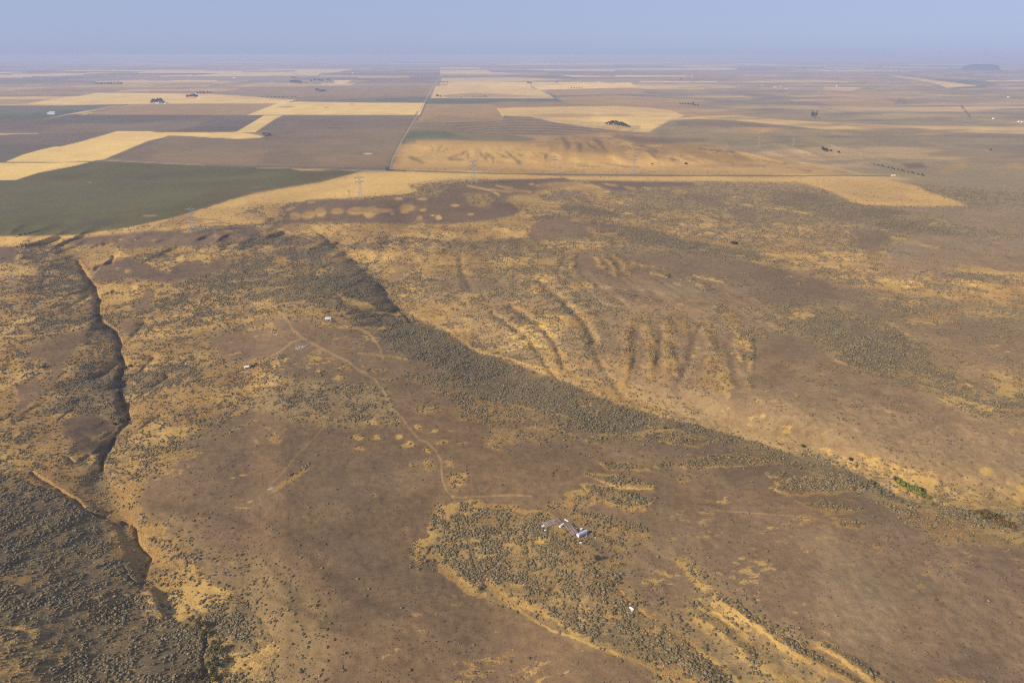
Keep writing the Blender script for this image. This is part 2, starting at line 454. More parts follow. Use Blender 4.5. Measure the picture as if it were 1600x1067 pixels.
for t in ["20,201 60,192 110,180 150,174", "150,174 170,170 200,163"]:
    stroke('grd', P(t), 1.1, .5, .8)

# --- right of the section road
poly('tn', P("655,190 667,160 780,162 790,190"), .8)
poly('br', P("655,190 690,180 790,186 785,192 700,196"), 3, 0, .4)
poly('gn', P("670,154.5 862,154 878,160 880,162 780,162.5 664,162.5"), .7)
poly('tn2', P("760,161 800,158 920,160 960,165 860,168 780,168"), 1, 0, .9)
poly('gf2', P("673,153.5 681,135 740,132 822,130 835,139 858,148 866,154"), .8)
poly('tn2', P("690,149 740,145 800,148 860,152 700,153"), 1.5, 0, .7)
poly('gf', P("752,131 822,130 830,136 770,140"), 1.2, 0, .6)
poly('gf', P("830,134 985,129 996,137 870,140 842,141"), .8)
poly('gf2', P("690,122 800,121 890,124 800,128 688,130"), .9, 0, .8)
poly('gr', P("556,122 690,121 688,130 540,131"), 1.2, 0, .7)
poly('tn', P("842,141 870,140 1000,137 1010,146 870,150"), 1, 0, .9)
poly('tn', P("880,160 868,152 960,149 1100,156 1160,170 1170,186 1100,186 1050,178 1000,168 960,166"), 1.5)
poly('gf2', P("778,170 800,168 960,166 1010,168 1050,173 1070,181 1045,189 1025,200 1015,206 985,207 940,203 900,196 860,191 790,183"), .9)
poly('gf', P("930,176 990,188 1030,186 1050,182 1045,189 1025,200 1010,206 980,204 960,196 900,194 860,190 850,187 920,187"), 3, 0, .8)
blob('tn', 880, 181, 60, 3, .6, .5, 0); blob('tn', 960, 180, 30, 2.5, .5, .5, 0)
stroke('gf', P("778,170 786,181"), 2.2, .6)
poly('br', P("636,208 650,192 785,190 788,181 830,183 870,192 900,197 960,204 1010,208 990,211 900,212 860,212 800,211 740,206"), .8)
for k in range(13):
    a = 183 + 2.15 * k
    stroke('grd' if k % 2 else 'tn', [(690 + 6 * k, a + 8), (760, a + 6 - 0.35 * k), (810, a + 2.2), (860, a + 3.0), (930, a + 8 - .1 * k), (1000, a + 14 - .45 * k)], 1.3, .5, .45)
poly('gn', P("627,220 632,212 640,204.5 725,205 760,208 800,211 836,217 836,220 808,222.5 740,221 700,219 650,218.5 648,224 627,226"), .7)
poly('tn2', P("700,206 760,207 830,214 850,220 812,222 740,218"), 3, 0, .5)
stroke('pale', P("609,266 613,250 628,220 640,200 655,175 668,150 680,130 690,117 696,108"), 1.3, .5, .8)
stroke('gr', P("606,262 611,246 625,220 637,200 652,175"), 2.2, .8, .7)
# golden hill flank between field and highway
poly('tanslope', P("611,264 620,240 628,226 650,225 651,219 700,219.5 810,223 860,214 960,207 1010,210 1050,222 1100,224 1190,243 1260,256 1320,266 1340,273 1100,272 900,272 800,272 700,268"), 1.6, 1.5)
poly('goldg', P("640,222 700,220 800,224 850,232 900,240 1000,250 1100,254 1300,268 1280,271 1000,268 880,268 740,262 620,262 630,232"), 6, 3, .75)
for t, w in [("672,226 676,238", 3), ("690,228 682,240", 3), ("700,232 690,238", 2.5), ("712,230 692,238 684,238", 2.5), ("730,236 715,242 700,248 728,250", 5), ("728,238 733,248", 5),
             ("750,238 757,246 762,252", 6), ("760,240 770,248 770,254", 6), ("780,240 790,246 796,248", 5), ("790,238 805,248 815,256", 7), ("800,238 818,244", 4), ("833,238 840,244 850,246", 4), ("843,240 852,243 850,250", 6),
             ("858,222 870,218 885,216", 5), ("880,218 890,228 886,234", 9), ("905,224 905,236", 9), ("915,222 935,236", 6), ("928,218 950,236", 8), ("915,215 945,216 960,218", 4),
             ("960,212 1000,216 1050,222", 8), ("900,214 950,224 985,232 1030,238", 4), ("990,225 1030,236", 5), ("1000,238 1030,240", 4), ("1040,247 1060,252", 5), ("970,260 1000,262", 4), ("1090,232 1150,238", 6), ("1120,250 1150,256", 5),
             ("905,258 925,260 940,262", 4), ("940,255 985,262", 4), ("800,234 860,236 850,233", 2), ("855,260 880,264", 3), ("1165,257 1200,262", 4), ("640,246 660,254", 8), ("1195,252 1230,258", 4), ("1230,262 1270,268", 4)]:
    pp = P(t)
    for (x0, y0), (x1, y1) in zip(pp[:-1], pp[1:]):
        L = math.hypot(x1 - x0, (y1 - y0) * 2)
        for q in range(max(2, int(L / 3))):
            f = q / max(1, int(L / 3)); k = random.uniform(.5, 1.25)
            blob('brown_shade', x0 + (x1 - x0) * f + random.gauss(0, 1.2), y0 + (y1 - y0) * f + random.gauss(0, .7), w * .75 * k, w * .38 * k, random.uniform(.15, .42), .5, 1.2, math.atan2(y1 - y0, x1 - x0))  # brown patches that also paint the shading of the spurs into the colour
poly('farsage', P("1020,205 1045,190 1100,186 1150,190 1280,201 1450,210 1599,213 1599,276 1440,276 1345,272 1260,254 1190,240 1100,222 1040,220"), 2.5, 2)
poly('dirtd', P("1050,188 1150,189 1230,196 1280,202 1230,202 1130,200 1060,196"), 2, 2, .6)
poly('dirtd', P("960,214 1020,214 1110,216 1100,222 1000,226"), 2, 2, .7)
poly('tanslope', P("1110,205 1200,200 1235,200 1190,208 1150,207"), 1.6, 2, .9)
poly('gf2', P("1042,189 1058,184 1150,180 1230,188 1290,191 1400,196 1599,204 1599,209 1470,207 1380,206 1280,202 1200,193 1150,189 1090,186"), 1.0, 0, .85)
poly('tn', P("1280,190 1320,192 1420,200 1560,210 1500,212 1380,206"), 1.5, 0, .6)
stroke('tn', P("1060,164 1140,164 1210,163"), 2, 1, .8); stroke('tn', P("1280,168 1310,173 1376,180"), 2.5, 1, .9); stroke('tn', P("1070,142 1150,145 1200,156 1370,166"), 2.2, 1, .8)
poly('tn', P("1280,146 1310,140 1380,143 1420,152 1400,166 1340,168 1280,158"), 4, 2, .75)
poly('lil', P("1396,160 1406,154 1420,160 1412,166 1398,166"), 1.6, 1, .9)
poly('farsage', P("1070,166 1130,160 1200,160 1270,168 1400,176 1599,172 1599,200 1400,196 1270,188 1200,186"), 5, 3, .7)
poly('lil', P("1140,140 1200,150 1280,162 1330,170 1260,166 1180,154"), 3, 3, .7)
poly('gf2', P("1286,136 1350,137 1330,142 1290,141"), 1, 0, .8)
poly('gn2', P("1380,116 1440,120 1545,128 1562,133 1520,138 1480,139 1462,133 1420,124"), 1.2, 0, .9)
poly('gf2', P("1385,116 1412,119 1470,127 1530,134.5 1480,138 1465,132 1440,127 1400,121"), .8, 0, .95)
poly('brl', P("1290,118 1390,116 1420,124 1470,140 1420,138 1340,126"), 4, 0, .4)
poly('lil', P("1300,110 1430,111 1599,113 1599,122 1480,121 1380,117"), 3, 0, .5)
stroke('tn', P("1530,160 1599,160"), 3, 1.2, .7); stroke('tn', P("1450,180 1500,182"), 4, 2, .7, 2); stroke('tn', P("1520,184 1550,190 1599,198"), 2.2, .8, .8)
stroke('tn', P("1440,222 1492,229"), 2.4, 1, .8, 1); stroke('tn', P("1300,208 1330,209"), 4, 1, .8, 1); stroke('tn', P("1370,206 1405,210"), 2.5, 1, .8, 1)
stroke('trkd', P("1501,164 1508,173 1516,182"), 3.2, .8, .9); stroke('pale', P("1504,163 1511,172 1519,182"), 1.0, .5, .6)
poly('dirtl', P("1330,238 1420,232 1520,236 1599,244 1599,262 1500,250 1400,246"), 5, 3, .7)
poly('brown_shade', P("1408,256 1440,254 1450,262 1420,264"), 2, 2, .8)  # small darker brown patch
for (x, y, a, b) in [(1545, 235, 8, 2), (1560, 275, 10, 5), (1500, 258, 14, 5), (1585, 258, 12, 4), (1480, 268, 12, 4)]:
    blob('tanslope', x, y, a, b, .7, .5, 2)

# --- valley floor country, right of the picture
poly('faredge', P("800,283 1100,292 1599,282 1599,420 1400,380 1200,350 1000,320"), 8, 4, .6)
poly('dirtd', P("780,281 830,277 892,277 899,283 880,289 830,293 790,293 740,287"), 1.5, 2)
poly('dirtd', P("918,283 960,282 1080,285 1090,291 1010,293 975,299 950,297 930,290"), 1.2, 2)
poly('gold', P("700,300 780,302 860,285 925,287 960,300 940,304 880,296 840,300 780,310"), 2.5, 3, .7)
poly('goldp', P("868,287 900,285 930,291 950,300 905,298 880,294"), 1.5, 3)
poly('mixg', P("770,306 850,308 1000,340 1150,385 1300,430 1420,440 1599,510 1599,540 1400,455 1290,430 1150,395 1000,352 880,330 790,316"), 4, 4, .9)
poly('gold', P("800,296 880,320 960,340 1060,365 1160,385 1290,428 1200,408 1080,378 960,350 880,335 820,330 800,345 780,340 790,318"), 4, 4, .75)
for t in ["790,300 870,322 960,341", "960,341 1050,362 1140,384 1220,402 1300,420", "1020,372 1080,383", "980,352 1010,355", "1000,345 1040,356 1080,362", "1240,434 1310,446 1400,452 1500,468", "1180,386 1240,400 1320,422"]:
    stroke('goldp', P(t), 4, 2, .7, 3)
poly('sageb', P("872,320 915,322 960,332 972,342 930,336 880,328"), 2, 3, .9)
poly('sage', P("965,360 1000,358 1060,375 1130,385 1200,395 1120,395 1060,385 1000,378 970,372"), 3, 4, .75)
poly('sage', P("1140,390 1180,394 1230,408 1210,412 1160,404"), 3, 3, .85)
poly('sageb', P("1200,300 1260,302 1340,318 1420,330 1500,360 1560,380 1500,384 1400,360 1300,340 1220,320"), 4, 5, .8)
poly('farsage', P("1330,268 1420,280 1480,308 1520,325 1599,330 1599,276 1400,272"), 3, 2, .8)
poly('goldg', P("880,276 1100,275 1250,278 1330,278 1385,281 1430,290 1450,300 1490,312 1512,322 1440,323 1360,321 1330,316 1300,300 1250,285 1100,283 1000,283 890,281"), 1.4, 1)
poly('tn', P("1270,286 1330,284 1400,300 1440,316 1370,316 1310,300"), 5, 0, .5)
poly('dirt', P("838,346 880,338 930,350 938,362 900,374 860,372 838,384 826,372 826,352"), 3, 3)
poly('dirtd', P("860,355 900,360 930,366 890,374 860,372"), 3, 3, .6)
poly('dirtd', P("832,278 838,280 830,295 812,300"), 2, 2, .3)
poly('dirtd', P("1070,300 1110,304 1140,322 1120,326 1090,318"), 3, 4, .7)
poly('dirtd', P("1135,328 1165,325 1190,334 1175,350 1145,345"), 4, 4, .7)
poly('dirtd', P("1200,330 1240,334 1250,344 1215,346"), 4, 4, .6)
poly('dirtd', P("860,300 900,300 935,315 915,320 880,312"), 2.5, 3, .5)
for (x, y, a, b) in [(1080, 355, 20, 8), (1010, 312, 25, 8), (1350, 345, 30, 8)]:
    blob('dirtl', x, y, a, b, .6, .6, 3)
for t in ["840,290 860,305", "915,300 925,312", "930,300 945,318", "895,308 905,318"]:
    stroke('goldp', P(t), 3.5, 1.5, .8, 1.5)
for (x, y, a, b, r) in [(955, 289, 10, 1.5, .15), (985, 294, 9, 2, .2), (1010, 294, 6, 1.2, .1), (925, 360, 10, 4, .4), (905, 344, 12, 2, 0), (848, 380, 6, 5, 0), (830, 288, 5, 1.2, 0), (1060, 300, 10, 2, .1)]:
    blob('goldp', x, y, a, b, .95, .3, .6, r)
poly('bare', P("1240,350 1300,345 1330,360 1290,372 1250,368"), 4, 5, .4)
poly('mixg', P("1195,345 1240,338 1320,355 1370,380 1400,430 1300,425 1220,405 1190,380"), 5, 5, .6)
poly('dirt', P("1330,355 1380,360 1390,372 1360,400 1340,380"), 3, 4)
poly('bare', P("1390,388 1440,362 1520,368 1599,385 1599,428 1500,416 1440,420 1400,432 1380,408"), 5, 4)
poly('dirtl', P("1385,405 1470,392 1599,402 1599,430 1500,425 1440,428 1395,432"), 5, 4)
poly('bare', P("1470,325 1599,330 1599,365 1520,360 1440,335 1390,325"), 5, 3, .9)
for t in ["1395,372 1465,388", "1380,385 1390,405", "1490,420 1540,426 1599,440", "1500,415 1560,424"]:
    stroke('goldp', P(t), 5, 3, .6, 4)
stroke('farsage', P("1400,338 1470,345 1530,365 1599,385"), 12, 5, .8, 4)
poly('gold', P("1520,440 1560,440 1599,458 1599,480 1560,470"), 4, 4, .8)
# large bare bench in the middle right
poly('dirt', P("905,392 960,395 1050,400 1150,405 1220,420 1290,440 1350,462 1290,475 1210,478 1150,478 1080,484 1000,482 930,475 895,450 880,415 885,398"), 4, 4)
poly('bare', P("990,440 1060,436 1150,440 1200,448 1150,462 1060,464 1000,455"), 8, 3, .8)
poly('bare', P("1090,405 1180,418 1180,432 1100,430"), 8, 3, .4)
poly('dirt', P("1240,445 1340,452 1420,478 1500,500 1599,545 1599,600 1500,570 1420,540 1380,505 1300,470"), 6, 5, .7)
poly('dirtl', P("1420,520 1520,530 1599,560 1599,640 1500,600"), 8, 5, .6)
poly('mottle', P("940,475 1060,484 1200,485 1340,470 1320,490 1200,500 1080,500 960,495"), 6, 5, .7)
# slope below the bench, lower right
poly('dirtl', P("1128,600 1160,560 1200,530 1262,530 1300,560 1330,578 1400,590 1450,612 1520,650 1599,690 1599,800 1500,770 1430,745 1350,715 1260,700 1180,672 1120,650"), 6, 5)
poly('dirt', P("1180,530 1240,520 1290,545 1290,570 1220,590 1170,570"), 8, 6, .7)
poly('bare', P("1300,600 1380,600 1400,622 1330,628"), 8, 4, .6)
poly('mottle', P("1240,560 1290,575 1270,600 1230,590"), 8, 5, .6)
poly('mixg', P("1300,700 1400,715 1500,745 1599,790 1599,840 1500,815 1440,790 1400,760 1330,735"), 8, 5, .5)
poly('gold', P("1420,745 1455,745 1470,765 1450,775 1430,760"), 3, 4, .9)
poly('gold', P("1350,705 1375,712 1360,728"), 3, 4, .8)
for (x, y, a, b) in [(1200, 611, 3.5, 3.5), (1244, 620, 3.5, 3.5), (1172, 666, 6, 3), (1232, 670, 7, 7), (1288, 701, 9, 3), (1412, 603, 4, 2), (1596, 780, 10, 14), (1540, 735, 14, 6)]:
    blob('goldp', x, y, a, b, .85, .4, 1.0)
# fan of brush on the bench at right
poly('sagem', P("1190,478 1260,470 1330,485 1380,500 1430,530 1480,575 1520,600 1500,606 1440,592 1400,582 1350,578 1320,572 1305,558 1310,548 1270,525 1220,500"), 4, 5)
poly('sage', P("1270,485 1330,495 1370,520 1440,560 1510,598 1480,600 1420,580 1360,575 1330,560 1340,540 1290,515"), 5, 5, .7)
poly('gold', P("1232,480 1258,478 1275,490 1262,500 1240,495"), 3, 4, .9)
poly('gold', P("1262,474 1290,482 1288,488 1265,482"), 3, 4, .8)
poly('golds', P("1375,470 1420,475 1480,490 1500,505 1440,505 1385,488"), 5, 5, .7)
stroke('rim', P("1305,562 1325,572 1355,579 1400,590 1440,602 1480,615 1540,640 1599,660"), 2.5, 1.2, .9, 1.5)
stroke('sage', P("1380,588 1440,600 1500,616 1540,630 1599,652"), 6, 2, .8, 3)
for t in ["1320,488 1360,500 1400,520 1460,545", "1380,500 1430,508", "1370,478 1440,490", "1480,555 1530,575", "1460,540 1500,552"]:
    stroke('golds', P(t), 5, 3, .7, 3)
poly('golds', P("1545,582 1599,600 1599,650 1560,620"), 6, 4, .85)
poly('gold', P("1560,600 1599,612 1599,625 1570,615"), 4, 4, .8)
# fingers with golden edges
poly('mixt', P("640,430 760,420 880,430 960,470 1000,560 1100,640 1200,670 1240,705 1130,675 1000,630 880,585 760,545 690,490"), 14, 6, .85)
poly('dirtl', P("935,480 1190,478 1190,560 1160,640 1060,640 980,620 940,560"), 14, 6, .8)
for t, w in [("898,395 893,405 898,422", 9), ("930,400 940,415 945,417", 7), ("945,402 958,412 962,424", 8), ("960,400 978,412 975,425 962,428", 6), ("992,410 982,424", 9),
             ("897,445 925,446", 7), ("1000,413 1040,420", 3), ("1020,425 1043,430", 6), ("1080,438 1105,447", 5), ("1085,430 1130,440", 3)]:
    stroke('fing', P(t), w, 1.6, .95, 1.6); valley(P(t), -1.5, w * .7, 1.2)
for t, w in [("990,500 982,525 978,570", 12), ("1010,505 1020,530 1018,590", 12), ("1045,500 1048,530 1040,580", 15), ("1040,540 1052,560 1062,585", 9), ("1110,500 1107,520 1117,545", 14),
             ("1125,480 1150,505 1165,540", 15), ("1152,545 1160,560", 11), ("1170,520 1175,550 1172,575", 9), ("1170,595 1173,602", 11), ("1000,535 985,560 975,600", 9), ("1062,500 1075,515", 10), ("1095,500 1085,515", 6)]:
    stroke('fing', P(t), w, 1.8, 1, 2.5); valley(P(t), -1.3, w * .7, 1.2)
poly('golds', P("1108,548 1122,548 1140,590 1142,620 1125,612 1110,600 1090,600"), 3, 4, .95)
for (x, y, a, b) in [(1003, 500, 5, 5), (1170, 560, 5, 3), (1158, 558, 5, 3), (1172, 602, 5, 4), (1052, 583, 6, 4), (1015, 590, 6, 4), (1100, 590, 7, 4), (1130, 610, 8, 4), (990, 470, 8, 3), (905, 500, 14, 9), (845, 450, 14, 8)]:
    blob('goldp', x, y, a, b, .7, .5, 1.5)
for t in ["1030,520 1032,570", "1075,520 1078,560 1055,600", "1092,525 1100,560 1078,600", "1140,520 1150,600", "1000,520 1000,560 990,590", "885,520 892,545 905,540"]:
    stroke('dirt', P(t), 8, 3.5, .75, 3)
poly('dirt', P("1138,545 1150,560 1165,620 1200,650 1160,655 1140,620"), 5, 4, .85)
poly('dirt', P("1010,600 1060,590 1080,605 1050,620 1020,615"), 6, 4, .7)
poly('dirt', P("682,440 720,432 790,442 795,452 700,455 680,450"), 4, 4, .85)
poly('dirt', P("600,420 640,410 655,425 600,438 595,430"), 5, 4, .6)
poly('dirtd', P("720,372 800,372 800,380 740,380"), 3, 3, .8)

# --- golden strip and plateau edge, left and centre
poly('goldg', P("0,376 120,367.5 200,355.5 270,340.5 330,322.5 360,312.5 400,302.5 450,293.5 500,285.5 560,270 640,267 740,268 810,272 890,277 830,280 780,280 720,283 690,290 660,296 640,303 560,309 500,312 450,318 430,330 420,340 410,350 330,352 240,366 130,374 60,385 0,389"), 1.0, 1.0)
poly('goldf', P("330,324 400,304 500,287 570,270 640,268 740,270 820,274 740,277 690,285 640,298 560,306 480,311 430,315 380,322"), 4, 3, .9)
poly('tn', P("385,310 450,300 540,290 440,318 380,328"), 8, 2, .45)
poly('mix', P("400,322 460,318 470,328 440,340 400,342 370,338"), 5, 4, .6)
poly('sagem', P("640,290 690,283 760,281 770,288 700,300 655,300"), 4, 3, .85)
poly('dirtd', P("262,343 285,334 310,340 290,352 262,356"), 3, 2.5, .55)
for (x, y, a, b, r) in [(258, 350, 13, 3.5, -.4), (245, 355, 9, 3, -.5), (278, 350, 8, 5, -.3), (292, 342, 8, 3, -.2), (275, 360, 9, 3, -.1), (225, 355, 9, 3, -.3), (205, 361, 10, 3, -.2), (185, 363, 9, 3, -.2), (310, 345, 10, 2.2, .1), (320, 354, 12, 2.5, 0), (345, 351, 12, 2.5, -.05)]:
    blob('goldp', x, y, a, b, .9, .35, .8, r)
for t in ["286,338 310,342 345,345", "290,348 320,350 350,347", "300,353 330,355 350,352"]:
    stroke('dirtd', P(t), 1.8, .8, .6, 1)
poly('dirtd', P("95,374 200,364 240,360 300,361 340,356 380,353 430,356 445,362 430,370 400,374 340,380 300,385 250,384 215,388 170,383 100,383"), 2, 2)
for (x, y, a, b, r) in [(165, 385, 12, 5, -.5), (188, 374, 4, 1.5, 0), (212, 375, 4, 1.2, 0), (240, 375, 4, 1.2, 0), (357, 362, 6, 2, 0), (371, 359, 4, 1, 0), (415, 363, 8, 1.6, 0), (293, 362, 9, 1.8, 0), (337, 368, 3.5, 3, 0)]:
    blob('goldp', x, y, a, b, .85, .4, .5, r)
poly('dirtd', P("442,330 462,322 480,313 520,311 560,312 600,310 650,308 700,306 740,308 800,318 815,328 800,338 760,345 700,350 640,350 560,348 500,347 440,351 452,340"), 2.2, 2)
poly('dirtd', P("690,306 700,292 740,286 800,290 860,292 840,300 800,306 780,316 720,312"), 3, 3, .85)
poly('mixg', P("725,303 760,302 770,312 762,326 740,322 728,312"), 3, 3, .8)
for t in ["730,290 765,297 780,305", "760,296 800,300", "775,290 800,295", "790,296 830,300"]:
    stroke('goldp', P(t), 3, 1.2, .85, 1.5)
for (x, y, a, b, r) in [(424, 330, 12, 8, 0), (453, 326, 6, 2.5, -.3), (461, 338, 7, 5, 0), (482, 336, 10, 5, -.1), (501, 332, 7.5, 6, .2), (527, 330, 9, 4, 0), (557, 330, 12, 5.5, -.1), (579, 331, 11, 7, -.1), (577, 337, 6, 4, 0),
                        (600, 329, 12, 2.5, 0), (637, 325, 11, 5, 0), (632, 331, 6, 2.5, 0), (661, 328, 4.5, 2.2, 0), (655, 341, 4, 3, 0), (685, 340, 5, 3.6, 0), (676, 337, 3, 1.3, 0), (711, 321, 7, 1.8, 0), (735, 335, 5, 1.5, 0),
                        (487, 316, 6, 1.2, 0), (623, 311, 6, 2, 0), (660, 311, 8, 2, 0), (613, 334, 3, 1, 0)]:
    blob('goldp', x, y, a, b, .95, .3, .7, r)
poly('tanslope', P("400,352 440,352 500,349 560,350 640,352 700,352 760,347 800,340 815,332 835,345 830,362 800,372 740,378 660,372 560,370 480,368 440,372 415,366"), 3, 3)
for (x, y, a, b) in [(543, 362, 5.5, 5), (568, 363, 11, 8), (593, 361, 8, 6), (655, 354, 11, 9), (690, 362, 19, 8), (719, 368, 6, 7), (747, 363, 10, 6), (790, 356, 26, 11), (765, 360, 8, 8), (500, 360, 10, 4), (470, 362, 10, 4), (630, 356, 12, 5)]:
    blob('goldp', x, y, a, b, .9, .4, 1.2)
poly('mix', P("470,372 560,374 640,376 740,380 835,378 900,400 900,430 800,430 700,430 620,440 600,430 560,410 520,385"), 5, 4, .9)
poly('gold', P("530,390 560,393 640,392 650,402 600,410 570,405 545,400"), 4, 4, .85)
poly('gold', P("660,395 740,392 750,402 690,406"), 4, 4, .5)
poly('gold', P("590,420 640,420 600,450 620,470 660,478 700,490 690,505 640,490 612,468"), 5, 4, .6)
poly('dirt', P("608,428 650,412 632,432 612,440"), 5, 4, .7)
for (x, y, a, b) in [(500, 400, 8, 4), (740, 410, 10, 6), (845, 300, 10, 3), (815, 410, 10, 6), (735, 375, 6, 3)]:
    blob('gold', x, y, a, b, .7, .5, 2)

# --- upper left, the two draws
poly('mixg', P("0,388 60,384 100,376 120,385 110,400 130,430 150,460 155,500 100,520 0,540"), 3, 3)
poly('sagem', P("26,385 45,378 80,380 100,395 115,420 140,440 152,470 150,497 110,512 60,520 30,525 10,500 0,470 20,450 60,420 30,410"), 5, 4, .85)
poly('gold', P("0,408 30,410 60,418 30,440 0,450"), 5, 4, .7)
poly('gold', P("0,455 60,452 90,470 40,490 0,500"), 8, 6, .35)
poly('dirtd', P("0,386 20,386 26,392 20,410 0,408"), 2, 1.5)
poly('tanslope', P("92,382 130,385 180,388 240,389 300,392 360,386 350,400 320,404 250,398 200,402 165,415 145,430 136,440 118,410 100,395"), 3, 3)
for (x, y, a, b, r) in [(128, 405, 10, 12, 0), (112, 393, 12, 5, .3), (150, 415, 18, 7, -.7), (175, 398, 14, 5, -.5), (165, 385, 12, 4, -.3), (290, 392, 10, 5, 0), (240, 392, 16, 4, 0)]:
    blob('gold', x, y, a, b, .75, .5, 2, r)
poly('gold', P("146,445 200,440 230,435 260,440 300,446 280,462 200,480 160,505 152,480"), 4, 4)
poly('dirtd', P("160,412 205,400 250,402 258,415 245,420 262,428 275,412 330,405 365,405 372,415 320,432 290,436 275,445 240,440 200,432 170,440 140,440 150,428"), 3, 3)
poly('golds', P("203,404 215,398 240,392 258,395 258,412 250,422 235,415 220,408"), 2.5, 3, .95)
for (x, y, a, b) in [(278, 398, 10, 5), (322, 404, 9, 8), (343, 400, 6, 6)]:
    blob('golds', x, y, a, b, .9, .35, 2)
for (x, y, a, b) in [(183, 421, 4, 2), (200, 424, 7, 3.5)]:
    blob('goldp', x, y, a, b, .9, .35, .6)
poly('golds', P("160,470 200,450 260,440 300,440 330,425 345,445 330,470 300,490 240,500 160,500"), 6, 5, .85)
poly('dirt', P("225,455 245,448 235,480 210,492 205,480"), 3, 3, .9)
poly('sagem', P("270,465 285,450 300,470 290,485 255,490 245,482"), 3, 4, .9)
poly('dirt', P("190,500 215,497 225,510 210,520 188,515"), 3, 3)
poly('golds', P("210,500 280,470 340,440 400,400 360,470 300,490 240,520 210,525"), 6, 5, .7)
poly('golds', P("300,500 370,488 350,505 320,518 300,512"), 4, 4, .9)
# hill left of the main valley
poly('sagem', P("355,385 380,376 440,374 480,382 500,392 520,420 545,445 570,475 520,480 470,470 400,472 350,470 340,440 350,410"), 12, 6)
poly('sageb', P("375,376 430,372 500,380 520,395 540,430 600,465 640,500 580,490 540,455 500,430 470,400 430,385"), 5, 4, .6)
poly('gold', P("428,402 450,400 458,410 430,413"), 3, 3)
poly('mixg', P("350,385 375,382 375,405 350,412"), 3, 3, .8)
poly('dirt', P("515,415 535,410 560,435 545,440"), 3, 3, .6)
# the dark band of brush running down the main valley
poly('mix', P("380,475 470,476 560,490 600,520 560,505 480,500 420,490"), 4, 4)
poly('sage', P("470,472 560,478 610,470 640,492 700,522 745,555 790,572 860,592 930,612 1000,638 1070,660 1062,668 1010,672 950,677 918,672 900,664 880,652 830,642 780,630 740,612 690,580 640,556 610,545 590,520 560,500 520,485"), 7, 5)
poly('gold', P("528,458 550,466 580,474 588,488 570,485 540,472"), 2.5, 2)
poly('gold', P("612,470 660,478 700,490 720,520 745,545 790,560 860,578 930,600 1000,625 960,620 880,597 800,572 740,556 700,524 690,502 650,485"), 5, 4, .12)
stroke('goldp', P("695,510 720,530 745,548 780,556 800,562 850,578 900,588"), 3, 1.5, .7, 2.5)
stroke('goldp', P("590,489 640,493 620,489 655,487"), 3, 1.2, .8, 1.5)
stroke('trk', P("840,583 880,592 960,612 1050,640 1110,662"), 5, 3, .35, 2)
poly('mix', P("600,545 660,565 700,600 760,632 860,645 760,650 740,665 680,640 640,600 620,560"), 4, 4, .9)
poly('mix', P("700,600 800,620 900,650 880,655 800,648 720,640"), 5, 4, .5)
stroke('rim', P("800,633 840,640 880,650 905,660 900,670 930,679 990,680 1040,672 1090,672 1150,690 1210,715 1250,725"), 3, 1.3, .85, 1.5)
poly('sage', P("1045,652 1100,668 1160,685 1230,708 1300,728 1370,755 1410,775 1440,788 1400,782 1330,757 1260,735 1200,722 1150,700 1090,680 1050,668"), 2, 2.5)
poly('sagem', P("1430,785 1500,800 1599,835 1599,870 1500,840 1450,815 1420,795"), 4, 4, .9)
poly('mixg', P("1380,775 1440,790 1520,830 1599,860 1599,890 1500,858 1420,815 1400,795"), 4, 4, .7)
stroke('sage', P("1440,785 1500,798 1560,820 1599,834"), 7, 2, .8, 2)

# --- the big bare bench in the foreground
poly('dirt', P("300,548 340,522 385,512 400,500 440,497 480,503 540,505 590,500 600,530 610,545 690,575 700,585 620,590 600,600 560,600 520,590 470,590 430,565 400,560 350,560"), 4, 4)
poly('dirt', P("230,745 330,690 380,640 420,620 480,620 520,650 560,660 620,665 690,650 750,668 780,690 900,690 905,665 930,680 1000,684 1060,680 1090,695 1130,690 1210,715 1300,760 1400,790 1480,850 1599,895 1599,1066 1380,1066 1280,1000 1180,930 1080,870 1010,840 900,800 870,785 840,800 740,785 690,790 660,830 643,870 650,892 690,890 770,940 900,1000 1020,1040 1090,1066 430,1066 400,1000 350,930 300,860 250,820 210,780"), 5, 5)
poly('dirt', P("440,560 480,575 560,590 620,600 680,640 700,690 640,670 590,600 520,600 470,590 430,580"), 4, 4)
poly('dirt', P("600,590 650,600 700,620 740,650 760,670 720,690 660,660 630,620"), 4, 4, .9)
poly('dirt', P("330,640 420,600 440,620 400,650 340,700 300,720 290,690"), 6, 5, .8)
poly('dirtd', P("840,690 900,700 910,720 890,750 850,760 810,740 800,700"), 18, 6, .35)
poly('baren', P("560,700 700,720 700,760 640,790 560,800 480,780 430,760 470,720"), 22, 6, .7)
poly('baren', P("500,820 560,830 620,870 600,920 560,900 520,860"), 12, 5, .8)
poly('bare', P("1240,830 1300,830 1360,880 1400,930 1400,1010 1330,1005 1280,960 1260,900"), 18, 6, .85)
poly('bare', P("1040,790 1150,790 1220,830 1220,900 1100,880 1020,840"), 18, 6, .5)
poly('bare', P("930,700 1000,695 1060,705 1060,730 960,730"), 10, 5, .5)
poly('dirt', P("940,850 1060,865 1150,900 1180,960 1080,920 980,880"), 14, 6, .4)
poly('speck', P("1080,740 1160,750 1250,850 1300,930 1200,980 1150,930 1110,860 1140,800"), 18, 6, .9)
poly('speck', P("1380,800 1480,860 1599,900 1599,1066 1430,1066 1420,950 1400,880 1330,830"), 18, 6, .9)
poly('speck', P("1000,850 1060,870 1080,930 1030,950 980,900"), 14, 6, .9)
poly('speck', P("700,960 900,1020 1000,1066 700,1066 660,1000"), 18, 6, .6)
poly('speck', P("560,930 640,930 640,990 560,990"), 14, 6, .6)
poly('speck', P("230,750 360,700 500,740 420,800 380,860 300,840"), 20, 6, .8)
